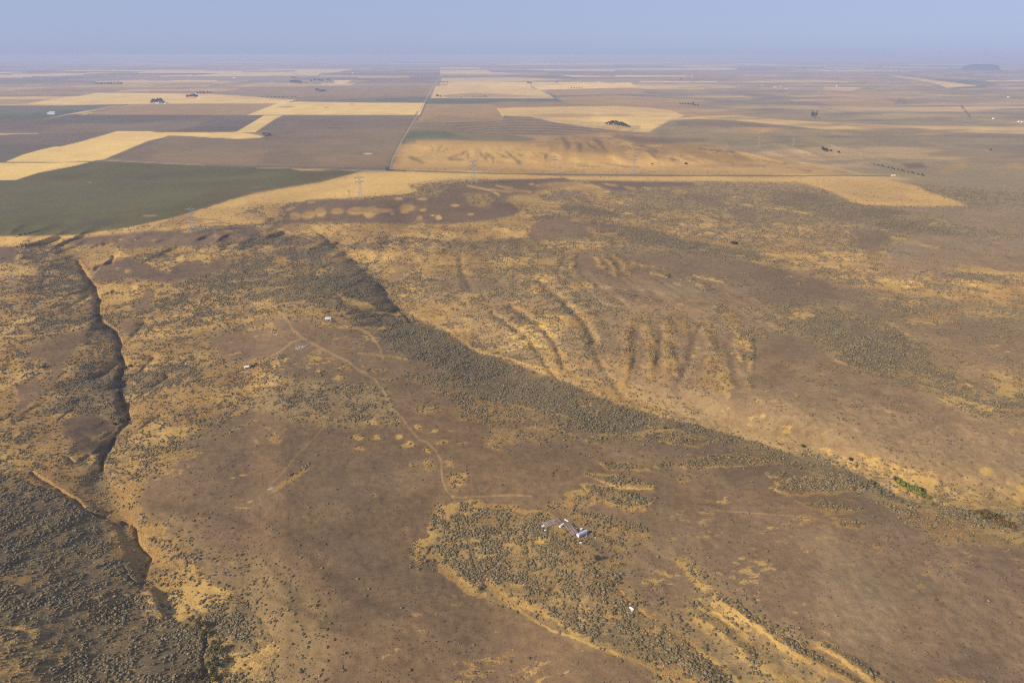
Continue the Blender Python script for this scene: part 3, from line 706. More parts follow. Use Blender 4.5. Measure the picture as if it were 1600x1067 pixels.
poly('mottle', P("330,860 420,870 520,930 520,1000 480,1066 420,1066 370,980 320,900"), 14, 7, .8)
poly('mottle', P("1000,700 1100,730 1130,760 1050,745"), 10, 5, .5)
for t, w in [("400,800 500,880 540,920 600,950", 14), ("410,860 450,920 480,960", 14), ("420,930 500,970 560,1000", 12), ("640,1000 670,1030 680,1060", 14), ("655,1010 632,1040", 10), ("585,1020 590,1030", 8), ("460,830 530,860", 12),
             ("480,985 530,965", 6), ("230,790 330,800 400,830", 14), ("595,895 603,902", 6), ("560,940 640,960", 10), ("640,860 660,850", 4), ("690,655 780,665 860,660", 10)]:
    stroke('brown_shade', P(t), w, w * .5, .55, 6)  # darker brown patches in the bare dirt
# white shed's golden patch and the mottled flat below it
poly('mixl', P("370,600 420,585 460,590 530,600 600,605 610,640 560,668 480,660 420,645 370,640"), 6, 5, .9)
poly('gold', P("365,572 384,566 392,574 410,565 412,580 395,595 385,590 378,580"), 3, 3)
poly('golds', P("395,578 440,555 452,560 440,572 410,590 390,600 380,620 360,610"), 3, 4, .9)
poly('golds', P("240,690 300,650 340,625 400,600 420,602 360,635 320,655 300,675 250,720 200,745 200,720"), 5, 4, .75)
for t, w in [("300,640 350,615 400,600", 8), ("300,675 345,655 385,640", 6), ("205,735 260,715 300,705", 10), ("330,605 380,585", 8), ("350,680 400,655", 4), ("345,640 400,615", 6)]:
    stroke('golds', P(t), w, 3, .8, 3)
poly('mixg', P("200,560 260,535 320,530 350,555 350,600 300,630 240,660 200,700 195,640"), 6, 5)
poly('sagem', P("210,580 280,565 320,590 300,620 240,640 205,620"), 8, 6, .7)
for (x, y, a, b, r) in [(456, 657, 4.5, 3.5, 0), (560, 683, 8, 4.5, 0), (587, 684, 9, 5, 0), (621, 683, 7, 4.5, 0), (637, 695, 11.5, 6, 0), (673, 725, 8, 9.5, 0), (702, 723, 9, 5.5, .2), (770, 695, 12, 5, 0), (772, 684, 10, 3.5, 0), (654, 668, 6, 4, .3), (680, 672, 6, 3, 0),
                        (585, 774, 4.5, 3.5, 0), (481, 575, 5, 2.3, 0), (568, 573, 3, 2.5, 0), (430, 684, 11, 7, 0), (420, 670, 4, 2.5, 0), (395, 565, 6, 4, 0), (723, 692, 9, 2.6, 0), (690, 691, 10, 3.4, 0), (503, 664, 6, 3, 0), (475, 664, 3, 2.5, 0),
                        (643, 726, 6, 3, 0), (669, 703, 4, 4, 0), (490, 561, 8, 4, 0), (492, 548, 7, 3, 0), (622, 657, 4, 2.5, 0), (580, 660, 8, 3, 0), (400, 690, 4, 3, 0), (562, 700, 10, 3, 0)]:
    blob('goldp', x, y, a, b, .9, .42, 1.0, r)
for (x, y, a, b) in [(493, 561, 10, 4.5), (493, 550, 8, 4), (536, 575, 10, 4), (585, 579, 20, 3), (605, 596, 10, 3.5), (500, 580, 7, 6), (531, 590, 9, 6), (712, 750, 14, 12), (720, 745, 12, 7), (772, 690, 13, 8), (745, 640, 30, 7), (740, 655, 20, 4), (670, 640, 20, 5)]:
    blob('golds', x, y, a, b, .85, .4, 2)
for t, w in [("385,500 400,490 425,488", 5), ("408,512 422,505 430,520", 7), ("490,508 520,508 515,512", 5), ("525,512 560,512 600,513", 5), ("380,520 398,512", 6), ("420,475 560,490", 5)]:
    stroke('golds', P(t), w, 2, .85, 2.5)
stroke('goldp', P("548,510 575,520 592,540 600,560"), 2.5, 1.2, .7, 1.5)
stroke('goldp', P("560,552 600,556 640,562"), 2.5, 1.2, .7, 1.5)
stroke('goldp', P("428,766 440,757 458,745 480,730"), 7, 2, .95, 1.2)
stroke('isl', P("445,748 458,740 482,727"), 5, 2, .9, 1.2)
blob('baren', 420, 777, 14, 11, .8, .4, .4)
stroke('grey', P("404,776 406,786 414,793 424,793"), 2.2, 1, .6); stroke('mottle', P("404,776 410,770 424,768 432,774 432,784"), 2, 1, .5)
blob('grey', 424, 762, 5, 3, .6, .5, .5)
# --- the long island of brush and golden grass in the foreground
ISL = P("644,872 652,845 668,820 682,795 700,785 722,790 738,782 760,786 800,790 845,800 858,812 875,838 905,850 925,872 958,905 985,930 1010,945 1050,985 1090,1005 1140,1045 1180,1080 1300,1190 1230,1230 1130,1110 1072,1065 1000,1030 940,1010 900,990 860,965 830,955 790,930 760,912 745,925 730,925 712,905 690,893 680,880 672,872 655,882")
poly('rim', ISL, 2.5, 2.5)
poly('isl', P("650,868 660,845 672,822 690,795 722,793 760,790 843,803 855,815 873,840 903,853 922,875 955,908 983,933 1008,948 1048,990 1088,1010 1135,1048 1180,1085 1290,1190 1240,1210 1140,1105 1085,1065 1010,1028 930,1000 870,965 820,935 790,915 760,900 740,915 712,895 690,882 672,865"), 4, 4)
poly('mixl', P("880,905 930,920 975,960 970,1000 930,990 880,950 840,920"), 14, 6, .7)
poly('sage', P("870,975 900,985 960,960 1000,960 1060,1010 1090,1040 1040,1035 980,1015 920,995"), 8, 5, .6)
for (x, y, a, b) in [(842, 845, 12, 8), (640, 0, 1, 1), (730, 800, 16, 6), (694, 803, 8, 10), (800, 915, 22, 6), (1020, 985, 14, 7), (1060, 1050, 18, 8), (660, 858, 6, 10), (1020, 960, 14, 5), (960, 880, 16, 5), (760, 870, 14, 4)]:
    blob('goldp', x, y, a, b, .8, .5, 2)
stroke('sage', P("724,815 735,860 741,880 752,905 754,925"), 6, 2, .9, 1.5)
stroke('baren', P("718,790 725,820 735,860 745,895 752,925"), 2.6, 1.2, .5)
poly('baren', P("655,885 675,874 680,884 672,895 655,895"), 3, 1, .8)
stroke('goldp', P("686,893 720,915 735,928 755,930"), 5, 2, .9, 2)
stroke('goldp', P("770,932 810,950 860,985 900,1000 1000,1035 1060,1064 1160,1110"), 3.5, 1.6, .75, 2)
# --- the smaller islands to its right
for t in ["876,790 880,772 905,765 922,775 922,785 908,790 905,800 925,805 960,812 1000,825 1018,838 1010,842 985,838 950,820 905,815 885,805",
          "905,755 925,754 960,760 990,772 1012,775 1027,783 1008,795 985,800 945,786 925,782 915,768",
          "912,738 930,736 975,740 1000,752 1027,760 1022,765 985,762 970,762 940,750", "938,724 965,722 1010,726 1018,731 985,735 950,732",
          "1022,728 1045,724 1048,730 1030,733", "1055,748 1075,744 1078,752 1062,756", "1058,727 1075,718 1150,708 1185,715 1220,722 1170,727 1110,732 1070,733",
          "1035,688 1060,685 1100,684 1120,688 1090,700 1055,694", "908,686 925,683 948,689 935,694 912,693", "982,680 1012,679 1010,684 988,684",
          "1202,764 1215,752 1260,744 1320,750 1350,765 1300,772 1230,774", "1246,784 1290,786 1340,794 1352,799 1300,800 1265,793", "1306,816 1330,811 1358,818 1340,825 1312,822",
          "930,828 950,842 970,852 968,860 950,856 935,842", "1198,738 1230,736 1226,744 1204,745", "1390,790 1440,795 1432,805 1400,800"]:
    pp = P(t)
    poly('rim', pp, 1.6, 2.0)
    cx = sum(a for a, b in pp) / len(pp); cy = sum(b for a, b in pp) / len(pp)
    poly('isl', [(cx + (a - cx) * .93 + 1.5, cy + (b - cy) * .72 - .8) for a, b in pp], 2, 2.5)
for (x, y, a, b) in [(960, 853, 10, 6), (1008, 838, 10, 4), (1070, 887, 20, 5), (1090, 910, 20, 7), (1068, 880, 12, 8)]:
    blob('golds', x, y, a, b, .6, .6, 2, .5)
for t, w in [("1122,935 1150,950 1200,985 1250,1018 1330,1065 1400,1110", 15), ("1095,965 1130,985 1180,1030 1240,1070", 18), ("1284,1008 1310,1025 1350,1050 1400,1085", 12), ("1100,950 1140,970 1180,1010", 8), ("1090,1066 1160,1090", 12)]:
    stroke('rim', P(t), w * 1.15, 3.5, .9, 3)
    stroke('isl', [(a + 2, b - 2) for a, b in P(t)], w * .65, 3, .95, 3)
poly('mottle', P("1140,970 1240,1040 1300,1066 1200,1066 1120,1000"), 10, 5, .5)
poly('gold', P("1480,1055 1520,1055 1520,1080 1470,1080"), 6, 4, .8)
# pale strip behind the scattered huts
stroke('trk', P("1100,797 1160,800 1240,806"), 2, 1, .5)

# --- lower left: golden bottom land, brushy hillside
poly('golds', P("0,520 50,500 45,560 50,600 25,640 30,660 90,640 120,650 115,680 60,720 20,735 0,720"), 5, 5, .9)
poly('gold', P("0,540 30,530 30,580 20,640 0,660"), 6, 5, .6)
poly('dirt', P("48,540 100,520 148,512 158,522 130,540 112,560 112,580 100,600 70,615 25,645 24,605 50,590 46,560"), 3, 3)
poly('golds', P("50,562 65,560 78,585 72,602 60,602 52,585"), 2.5, 3)
stroke('sagem', P("70,572 77,590"), 7, 2, .9, 1.5)
poly('golds', P("100,560 120,540 125,560 105,590 95,620 85,618"), 3, 3, .8)
poly('sagem', P("118,545 150,515 175,520 188,550 190,600 185,640 165,640 130,620 95,625 100,595 115,580"), 4, 4, .9)
stroke('goldp', P("8,660 40,640 66,622"), 5, 2, .85, 1.5)
poly('sageb', P("95,625 180,640 190,660 175,665 140,645 110,640 60,650 80,630"), 4, 4, .7)
poly('dirtd', P("108,652 135,645 160,655 176,665 178,690 165,705 160,715 110,703 125,690 82,672 90,662"), 3, 3)
poly('golds', P("138,680 160,674 168,680 158,688 142,687"), 2.5, 3, .9)
poly('gold', P("55,655 85,655 110,690 112,715 140,742 135,760 100,750 70,740 30,735 10,700 40,690"), 5, 5, .85)
poly('golds', P("60,660 110,690 120,740 60,740 20,720"), 8, 6, .5)
poly('gold', P("20,735 70,740 130,760 140,772 180,780 205,755 215,760 200,800 215,815 240,830 225,845 232,870 215,905 200,890 185,860 165,812 120,785 60,760"), 4, 4, .9)
poly('golds', P("215,720 270,720 240,745 205,755 190,770 180,790 160,780 175,745"), 5, 5, .9)
poly('goldp', P("222,835 240,815 252,820 245,835 232,842"), 4, 4, .8)
poly('golds2', P("225,850 260,830 300,845 320,880 340,920 400,960 430,1000 430,1066 345,1066 335,990 290,965 270,960 250,920 228,890 240,870"), 6, 6, .9)
poly('gold', P("300,930 320,900 310,880 295,900"), 6, 5, .6)
poly('mixg', P("340,1000 400,1020 440,1066 350,1066"), 8, 6, .7)
poly('mottle', P("250,800 300,820 340,860 330,880 290,850 250,825"), 8, 6, .8)
poly('sageh', P("0,722 18,735 55,752 85,765 115,785 140,810 165,845 185,880 205,905 230,925 250,950 275,970 310,985 320,1030 335,1066 0,1066"), 4, 4)
poly('sagem', P("0,880 60,890 120,900 60,925 0,930"), 12, 6, .5)
poly('sagem', P("0,1030 60,1050 80,1066 0,1066"), 8, 6, .7)
for (x, y, a, b) in [(25, 905, 26, 5), (60, 912, 10, 3), (60, 1060, 18, 5), (110, 870, 14, 3), (20, 980, 18, 3)]:
    blob('tanslope', x, y, a, b, .5, .6, 3)

# --- roads and tracks
def track(t, w, op=1.0):
    stroke('trk', P(t), w, 1.0, min(1, 1.0 * op))
    if w > 3: stroke('trkd', P(t), w * .22, .5, .6 * op)
track("398,473 415,474 428,479 440,490 452,504 458,516 475,530 500,543 525,556 545,566 560,578 585,592 603,620 615,640 630,655 642,672 655,686 668,692 682,706 689,720 690,735 691,750 697,765 706,775 718,777", 3.2, .62)
track("718,777 760,775 800,773 830,775", 2.6, .6)
track("706,775 714,788", 3, .5)
track("470,529 455,535 440,547 415,562 395,572 370,585", 2.2, .55)
track("398,473 360,480 300,488 250,493 215,494", 2, .55)
track("398,473 398,485 388,498", 2, .4)
track("428,474 470,472 520,480 545,486", 1.8, .5)
track("150,497 130,508 110,516 60,524 0,532", 2.6, .7)
track("150,497 145,499 125,510", 3, .6)
stroke('trkd', P("499,402 501,412 492,424 470,440 446,455"), 4, 1.2, .8); stroke('trk', P("500,408 496,418 480,430 450,450"), 1.0, .5, .5)
track("400,353 425,355 445,361 480,372 510,380", 2.2, .8)
track("535,650 505,668 485,690 460,715 440,740 420,760", 2.6, .35)
track("860,795 868,803", 3, .5); stroke('dirt', P("862,798 885,815 905,830 930,850 950,870"), 9, 3, .85)
track("600,497 680,498 760,499 800,493", 1.4, .45)
track("980,515 1060,513 1160,510 1260,508", 1.2, .4)
track("22,412 30,395 42,380", 1.6, .5)
for t in ["1218,500 1240,488 1262,476", "1265,460 1277,450", "1310,425 1320,416", "1480,585 1500,595 1520,610", "1360,640 1363,655"]:
    stroke('trkd', P(t), 1.6, .7, .6)
# highway at the foot of the scarp
stroke('road', P("606,266.5 660,268 740,270.5 800,272 900,273.2 1000,274.4 1100,275 1250,275 1320,274.2 1390,275.3"), 2.0, .7, .8)
stroke('pale', P("400,262.5 520,265 605,268.6"), 1.0, .5, .6)
stroke('pale', P("1290,275.6 1340,276.2 1395,275.5"), 1.0, .5, .8)
stroke('grd', P("450,261.5 560,263 605,265"), 1.2, .6, .8)

# natural unevenness of the plant cover, drawn out along the slope
ca, sa = math.cos(math.radians(32)), math.sin(math.radians(32))
QX, QY = FX * ca + FY * sa, -FX * sa + FY * ca
st_a = fbm(QX * .38, QY, 46, 3, 201); st_b = fbm(QX * .5, QY, 17, 2, 211)
wv = sstep(285, 330, V) * sstep(.12, .35, S) * (1 - .35 * sstep(.75, .9, S)) * (1 - .65 * sstep(660, 700, V) * sstep(600, 680, U))
G += wv * (.26 * st_a + .12 * st_b)
S *= 1 - wv * np.clip(.75 * st_a + .3 * st_b, -.6, .85)
C *= (1 + sstep(285, 330, V) * (.07 * st_a + .05 * st_b))[..., None]
# ragged wisps of dry grass over the bare benches
wb = sstep(395, 430, V) * sstep(.14, .03, S)
wisp = fbm(QX * .22, QY, 15, 3, 251) + .5 * fbm(FX, FY, 120, 2, 252)
G += wb * .30 * sstep(.20, .62, wisp)
C *= (1 - wb * .10 * sstep(.1, .5, -wisp))[..., None]
# long streaks of grass and brush running down the valley on the right
ca, sa = math.cos(math.radians(-34)), math.sin(math.radians(-34))
PX, PY = FX * ca + FY * sa, -FX * sa + FY * ca
s1 = fbm(PX * .14, PY, 13, 3, 231) + .35 * st_b; s2 = fbm(PX * .16, PY, 22, 3, 241)
wr = sstep(760, 980, U + .3 * (V - 400)) * sstep(284, 310, V) * (1 - sstep(640, 760, V + .25 * (900 - U) * 0))
wr = wr * (.45 + .55 * sstep(.10, .35, S))
k1 = wr * sstep(.16, .34, s1)
G += k1 * .42 * (1 - G); S += k1 * .30 * (1 - S)
k2 = wr * sstep(.18, .40, s2)
G *= 1 - .45 * k2; S += k2 * .32 * (1 - S)
k3 = wr * sstep(.15, .40, -s1)
G *= 1 - .6 * k3; C *= (1 - .10 * k3)[..., None]
# soft variation in the ground itself
var = 1 + 0.10 * ND + 0.05 * NA + 0.05 * NB * sstep(230, 400, V)
C *= var[..., None]
warm = (0.05 * fbm(FX, FY, 160, 2, 101) * sstep(300, 400, V))[..., None]
C *= 1 + warm * np.array([1.0, 0.1, -0.9])
G = np.clip(G, 0, 1); S = np.clip(S, 0, 1); T = np.clip(T, 0, 1)

C *= np.array([0.925, 0.94, 0.76])
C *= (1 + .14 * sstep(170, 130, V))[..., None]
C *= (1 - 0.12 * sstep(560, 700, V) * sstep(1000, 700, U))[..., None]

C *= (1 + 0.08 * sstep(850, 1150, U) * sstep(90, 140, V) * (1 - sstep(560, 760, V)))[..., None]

wildr = sstep(880, 1150, U + .6 * (V - 200)) * sstep(100, 130, V) * sstep(268, 255, V)
q1 = fbm(gx * .45, gy, 260, 4, 321); q2 = fbm(gx * .3, gy, 90, 3, 322)
mk = (wildr * sstep(.12, .42, q1 + .35 * q2) * .75)[..., None]
C[:] = C * (1 - mk) + np.array(lin((178, 148, 102))) * mk
mk = (wildr * sstep(.15, .45, -q1 + .4 * q2) * .55)[..., None]
C[:] = C * (1 - mk) + np.array(lin((112, 98, 80))) * mk
crop = sstep(330, 250, V) * sstep(92, 110, V)
C *= (1 + crop * (.07 * fbm(gx * .04, gy, 14, 2, 301) + .08 * fbm(gx, gy * .3, 60, 2, 302) + .06 * fbm(gx, gy, 240, 3, 303)))[..., None]
olive = np.exp(-((C[..., 1] / (C[..., 0] + 1e-6) - .95) / .05) ** 2) * sstep(245, 260, V) * sstep(385, 370, V) * sstep(620, 540, U)
C *= (1 + olive * .07 * fbm((FX * .94 + FY * .34) * .03, (-FX * .34 + FY * .94), 11, 2, 311))[..., None]

# small relief: rills and hummocks where the land is rough, smoother on the benches
rough = sstep(285, 400, V) * (0.42 + .4 * sstep(.05, .6, S))
rid = 1 - np.abs(fbm(QX * .42, QY, 34, 2, 401)) * 2
rid2 = 1 - np.abs(fbm(QX * .55, QY, 13, 2, 402)) * 2
H -= rough * (2.0 * (rid - .4) + .7 * (rid2 - .4))
ribz = sstep(600, 720, U) * sstep(1260, 1150, U) * sstep(395, 450, V) * sstep(650, 590, V - .25 * (U - 900))
rb = 1 - 2 * np.abs(fbm(FX + .25 * FY, FY * .16, 26, 3, 406))
ribz = ribz * (.35 + .9 * sstep(-.25, .4, fbm(FX, FY, 130, 2, 407)))
H -= ribz * 1.0 * (rb - .3)
G += ribz * .08 * sstep(-.2, .5, rb) * (1 - G); S += ribz * .12 * sstep(.1, -.4, rb)
H += sstep(400, 520, V) * 1.6 * fbm(FX, FY, 70, 2, 405)
H += sstep(285, 400, V) * .14 * vnoise(FX / 3.1, FY / 3.1, 404) * sstep(1100, 500, RANGE)

# keep every slope gentler than the sight line so that the sheet never folds
TANH = CAM_H - H
for it in range(3):
    for i in range(1, NV):
        # distance must shrink down the picture
        k = np.abs(RZ[i]) / np.abs(RZ[i - 1])
        lim = TANH[i - 1] * (k * (RY[i - 1] / RY[i])) * 0.9997
        TANH[i] = np.minimum(TANH[i], lim)
    break
H = CAM_H - TANH
TT = (CAM_H - H) / -RZ
X, Y, Z = RX * TT, RY * TT, H

def at(u, v):
    """the point of the land seen at photograph pixel u,v"""
    i = min(max(int(np.searchsorted(vs, v)) - 1, 0), NV - 2); j = min(max(int(np.searchsorted(us, u)) - 1, 0), NU - 2)
    a = (v - vs[i]) / (vs[i + 1] - vs[i]); b = (u - us[j]) / (us[j + 1] - us[j])
    def f(A): return (A[i, j] * (1 - b) + A[i, j + 1] * b) * (1 - a) + (A[i + 1, j] * (1 - b) + A[i + 1, j + 1] * b) * a
    return Vector((f(X), f(Y), f(Z)))

# ------------------------------------------------------------------ the ground sheet
def make_ground():
    me = bpy.data.meshes.new('ground')
    co = np.stack([X, Y, Z], -1).reshape(-1, 3).astype(np.float32)
    idx = np.arange(NU * NV).reshape(NV, NU)
    q = np.stack([idx[1:, :-1], idx[1:, 1:], idx[:-1, 1:], idx[:-1, :-1]], -1).reshape(-1, 4)
    me.vertices.add(len(co)); me.vertices.foreach_set('co', co.ravel())
    me.loops.add(q.size); me.loops.foreach_set('vertex_index', q.ravel().astype(np.int32))
    me.polygons.add(len(q))
    me.polygons.foreach_set('loop_start', (np.arange(len(q)) * 4).astype(np.int32))
    me.polygons.foreach_set('loop_total', np.full(len(q), 4, np.int32))
    me.polygons.foreach_set('use_smooth', np.ones(len(q), bool))
    me.update(calc_edges=True)
    a = me.color_attributes.new('cover', 'FLOAT_COLOR', 'POINT')
    a.data.foreach_set('color', np.concatenate([C, np.ones((NV, NU, 1))], -1).ravel().astype(np.float32))
    b = me.color_attributes.new('plants', 'FLOAT_COLOR', 'POINT')
    farb = sstep(1150, 1700, RANGE)
    b.data.foreach_set('color', np.stack([G, S, T, farb], -1).ravel().astype(np.float32))
    o = bpy.data.objects.new('ground', me)
    COL.objects.link(o)
    return o

class NT:
    def __init__(s, name):
        s.m = bpy.data.materials.new(name); s.m.use_nodes = True
        s.t = s.m.node_tree; s.b = s.t.nodes['Principled BSDF']
        s.b.inputs['Roughness'].default_value = 0.9
        s.b.inputs['Specular IOR Level'].default_value = 0.04
    def n(s, k, **kw):
        x = s.t.nodes.new(k)
        for a, v in kw.items(): setattr(x, a, v)
        return x
    def l(s, a, b): s.t.links.new(a, b)
    def math(s, op, a, b=None, c=None, clamp=False):
        x = s.n('ShaderNodeMath', operation=op, use_clamp=clamp)
        for i, v in enumerate((a, b, c)):
            if v is None: continue
            if isinstance(v, (int, float)): x.inputs[i].default_value = v
            else: s.l(v, x.inputs[i])
        return x.outputs[0]
    def mix(s, f, a, b, bt='MIX'):
        x = s.n('ShaderNodeMix', data_type='RGBA', blend_type=bt)
        for i, v in ((0, f), (6, a), (7, b)):
            if isinstance(v, (int, float)): x.inputs[i].default_value = v
            elif isinstance(v, tuple): x.inputs[i].default_value = (*v[:3], 1)
            else: s.l(v, x.inputs[i])
        return x.outputs[2]
    def noise(s, vec, scale, detail=2.0, rough=0.55):
        x = s.n('ShaderNodeTexNoise'); x.inputs['Scale'].default_value = scale
        x.inputs['Detail'].default_value = detail; x.inputs['Roughness'].default_value = rough
        s.l(vec, x.inputs['Vector']); return x.outputs['Fac']
    def ramp(s, v, a, b):
        x = s.n('ShaderNodeMapRange', interpolation_type='SMOOTHSTEP')
        s.l(v, x.inputs['Value'])
        x.inputs['From Min'].default_value = a; x.inputs['From Max'].default_value = b
        return x.outputs[0]

def ground_material():
    k = NT('dry_ground')
    cov = k.n('ShaderNodeAttribute', attribute_name='cover')
    pl = k.n('ShaderNodeAttribute', attribute_name='plants')
    sep = k.n('ShaderNodeSeparateColor'); k.l(pl.outputs['Color'], sep.inputs[0])
    g, s, t = sep.outputs[0], sep.outputs[1], sep.outputs[2]
    farf = pl.outputs['Alpha']
    pos = k.n('ShaderNodeNewGeometry').outputs['Position']
    mp = k.n('ShaderNodeMapping'); mp.inputs['Rotation'].default_value = (0, 0, math.radians(-28)); mp.inputs['Scale'].default_value = (0.55, 1.0, 1.0)
    k.l(pos, mp.inputs['Vector'])
    sv = mp.outputs[0]
    nf = k.noise(pos, 1.1, 3)          # a metre
    n4 = k.noise(sv, 0.26, 3, .62)      # four metres, combed by the wind
    n15 = k.noise(pos, 0.065, 3, .6)
    nbig = k.noise(pos, 0.012, 3, .5)
    # bare ground, gritty
    v = k.math('ADD', k.math('MULTIPLY', nf, 0.8), k.math('MULTIPLY', n4, 0.7))
    v = k.math('ADD', v, k.math('MULTIPLY', n15, 0.22))
    v = k.math('ADD', v, 0.14)
    vv = k.n('ShaderNodeCombineColor'); [k.l(v, vv.inputs[i]) for i in range(3)]
    base = k.mix(1.0, cov.outputs['Color'], vv.outputs[0], 'MULTIPLY')
    # darker reddish litter flecks
    fl = k.ramp(nf, 0.60, 0.72)
    base = k.mix(k.math('MULTIPLY', fl, k.math('MULTIPLY', t, 0.5)), base, lin((92, 74, 62)))
    # golden grass where G beats the clump noise
    gn = k.math('ADD', k.math('ADD', k.math('MULTIPLY', n4, 0.50), k.math('MULTIPLY', nf, 0.2)), k.math('MULTIPLY', n15, 0.30))
    gf = k.ramp(k.math('ADD', k.math('SUBTRACT', gn, 0.5), k.math('MULTIPLY', k.math('SUBTRACT', g, 0.5), 0.62)), -0.02, 0.045)
    gold = k.mix(k.ramp(n15, 0.3, 0.7), lin((154, 122, 70)), lin((184, 149, 90)))
    gold = k.mix(k.ramp(nf, 0.35, 0.75), lin((130, 103, 62)), gold)
    gold = k.mix(k.ramp(nbig, 0.42, 0.62), gold, lin((178, 146, 84)))
    col = k.mix(k.math('MULTIPLY', gf, 0.92), base, gold)
    # brush: a matted tone near, whole clumps drawn by the material where single bushes are too far to tell
    sn = k.noise(sv, 0.42, 2, .7)
    sn2 = k.noise(pos, 0.12, 2, .6)
    sthr = k.math('ADD', k.math('SUBTRACT', k.math('ADD', k.math('MULTIPLY', sn, 0.6), k.math('MULTIPLY', sn2, 0.4)), 0.5), k.math('MULTIPLY', k.math('SUBTRACT', s, 0.58), 0.5))
    sf = k.ramp(sthr, -0.02, 0.035)
    sage = k.mix(k.ramp(nf, 0.35, 0.65), lin((80, 70, 54)), lin((118, 106, 80)))
    amt = k.math('MULTIPLY', sf, k.math('ADD', k.math('MULTIPLY', farf, 0.22), 0.42))
    amt = k.math('MULTIPLY', amt, k.ramp(s, 0.03, 0.2))
    col = k.mix(amt, col, sage)
    k.l(col, k.b.inputs['Base Color'])
    bump = k.n('ShaderNodeBump'); bump.inputs['Strength'].default_value = 0.55; bump.inputs['Distance'].default_value = 0.5
    hgt = k.math('ADD', k.math('MULTIPLY', nf, 0.5), k.math('ADD', k.math('MULTIPLY', n4, 0.7), k.math('MULTIPLY', k.math('MULTIPLY', sf, s), 1.2)))
    k.l(hgt, bump.inputs['Height']); k.l(bump.outputs[0], k.b.inputs['Normal'])
    return k.m

ground = make_ground()
ground.data.materials.append(ground_material())
tag(ground, 'dry rolling range land with bare earth, golden grass and crop fields reaching the horizon', kind='structure')

# ------------------------------------------------------------------ materials for things
def mat(name, rgb, var=0.25, scale=2.0, rough=0.85, rand=0.0, spec=0.2, metal=0.0):
    k = NT(name)
    k.b.inputs['Roughness'].default_value = rough
    k.b.inputs['Specular IOR Level'].default_value = spec
    k.b.inputs['Metallic'].default_value = metal
    tc = k.n('ShaderNodeTexCoord').outputs['Object']
    n = k.noise(tc, scale, 3)
    lo = tuple(x * (1 - var) for x in lin(rgb)); hi = tuple(min(1, x * (1 + var)) for x in lin(rgb))
    c = k.mix(k.ramp(n, 0.3, 0.7), lo, hi)
    if rand:
        oi = k.n('ShaderNodeObjectInfo')
        h = k.n('ShaderNodeHueSaturation')
        k.l(c, h.inputs['Color'])
        k.l(k.math('ADD', k.math('MULTIPLY', oi.outputs['Random'], 2 * rand), 1 - rand), h.inputs['Value'])
        k.l(k.math('ADD', k.math('MULTIPLY', oi.outputs['Random'], -0.04), 0.52), h.inputs['Hue'])
        c = h.outputs['Color']
    k.l(c, k.b.inputs['Base Color'])
    return k.m

M = dict(
    sage=mat('sage_leaves', (118, 104, 72), .4, 1.6, rand=.4), sage2=mat('sage_leaves_grey', (128, 118, 88), .4, 1.6, rand=.35),
    grassm=mat('golden_tussock', (176, 138, 82), .25, 2, rand=.2), tuft=mat('dark_tuft', (100, 80, 62), .3, 2, rand=.25),
    leafg=mat('thicket_leaves', (124, 128, 50), .4, .5, rand=.2), leafo=mat('turning_leaves', (112, 92, 48), .4, .5, rand=.2), leafd=mat('dark_leaves', (66, 68, 48), .4, .4, rand=.2),
    leafb=mat('draw_leaves', (84, 80, 44), .45, .5, rand=.2), bark=mat('bark', (88, 74, 60), .3, 3),
    steel=mat('galvanised_steel', (150, 150, 152), .08, .3, .6, metal=.2), white=mat('white_paint', (222, 220, 214), .08, .8, .5), grime=mat('weathered_white', (196, 190, 180), .2, 1.2, .6),
    roofw=mat('pale_sheet_roof', (176, 182, 192), .1, .6, .4), roofb=mat('brown_roof', (110, 92, 80), .2, .6), glass=mat('dark_glass', (34, 40, 48), .1, 1, .15, spec=.5), tin=mat('blue_grey_sheet', (168, 180, 198), .12, .8, .45),
    plank=mat('weathered_plank', (146, 130, 116), .25, 1.5, rand=.2), rust=mat('rusty_iron', (96, 66, 52), .3, 2), rubber=mat('tyre_rubber', (40, 38, 38), .2, 3), darkv=mat('dark_paint', (74, 80, 92), .15, 1, .35, spec=.5),
    post=mat('post_wood', (112, 96, 80), .25, 2), yellow=mat('pale_yellow_board', (206, 192, 128), .1, 1), rock=mat('blue_rock', (66, 64, 74), .25, .01), soil=mat('dug_earth', (96, 78, 64), .25, 1),
    ceramic=mat('glass_insulator', (130, 150, 150), .1, 1, .3),
)

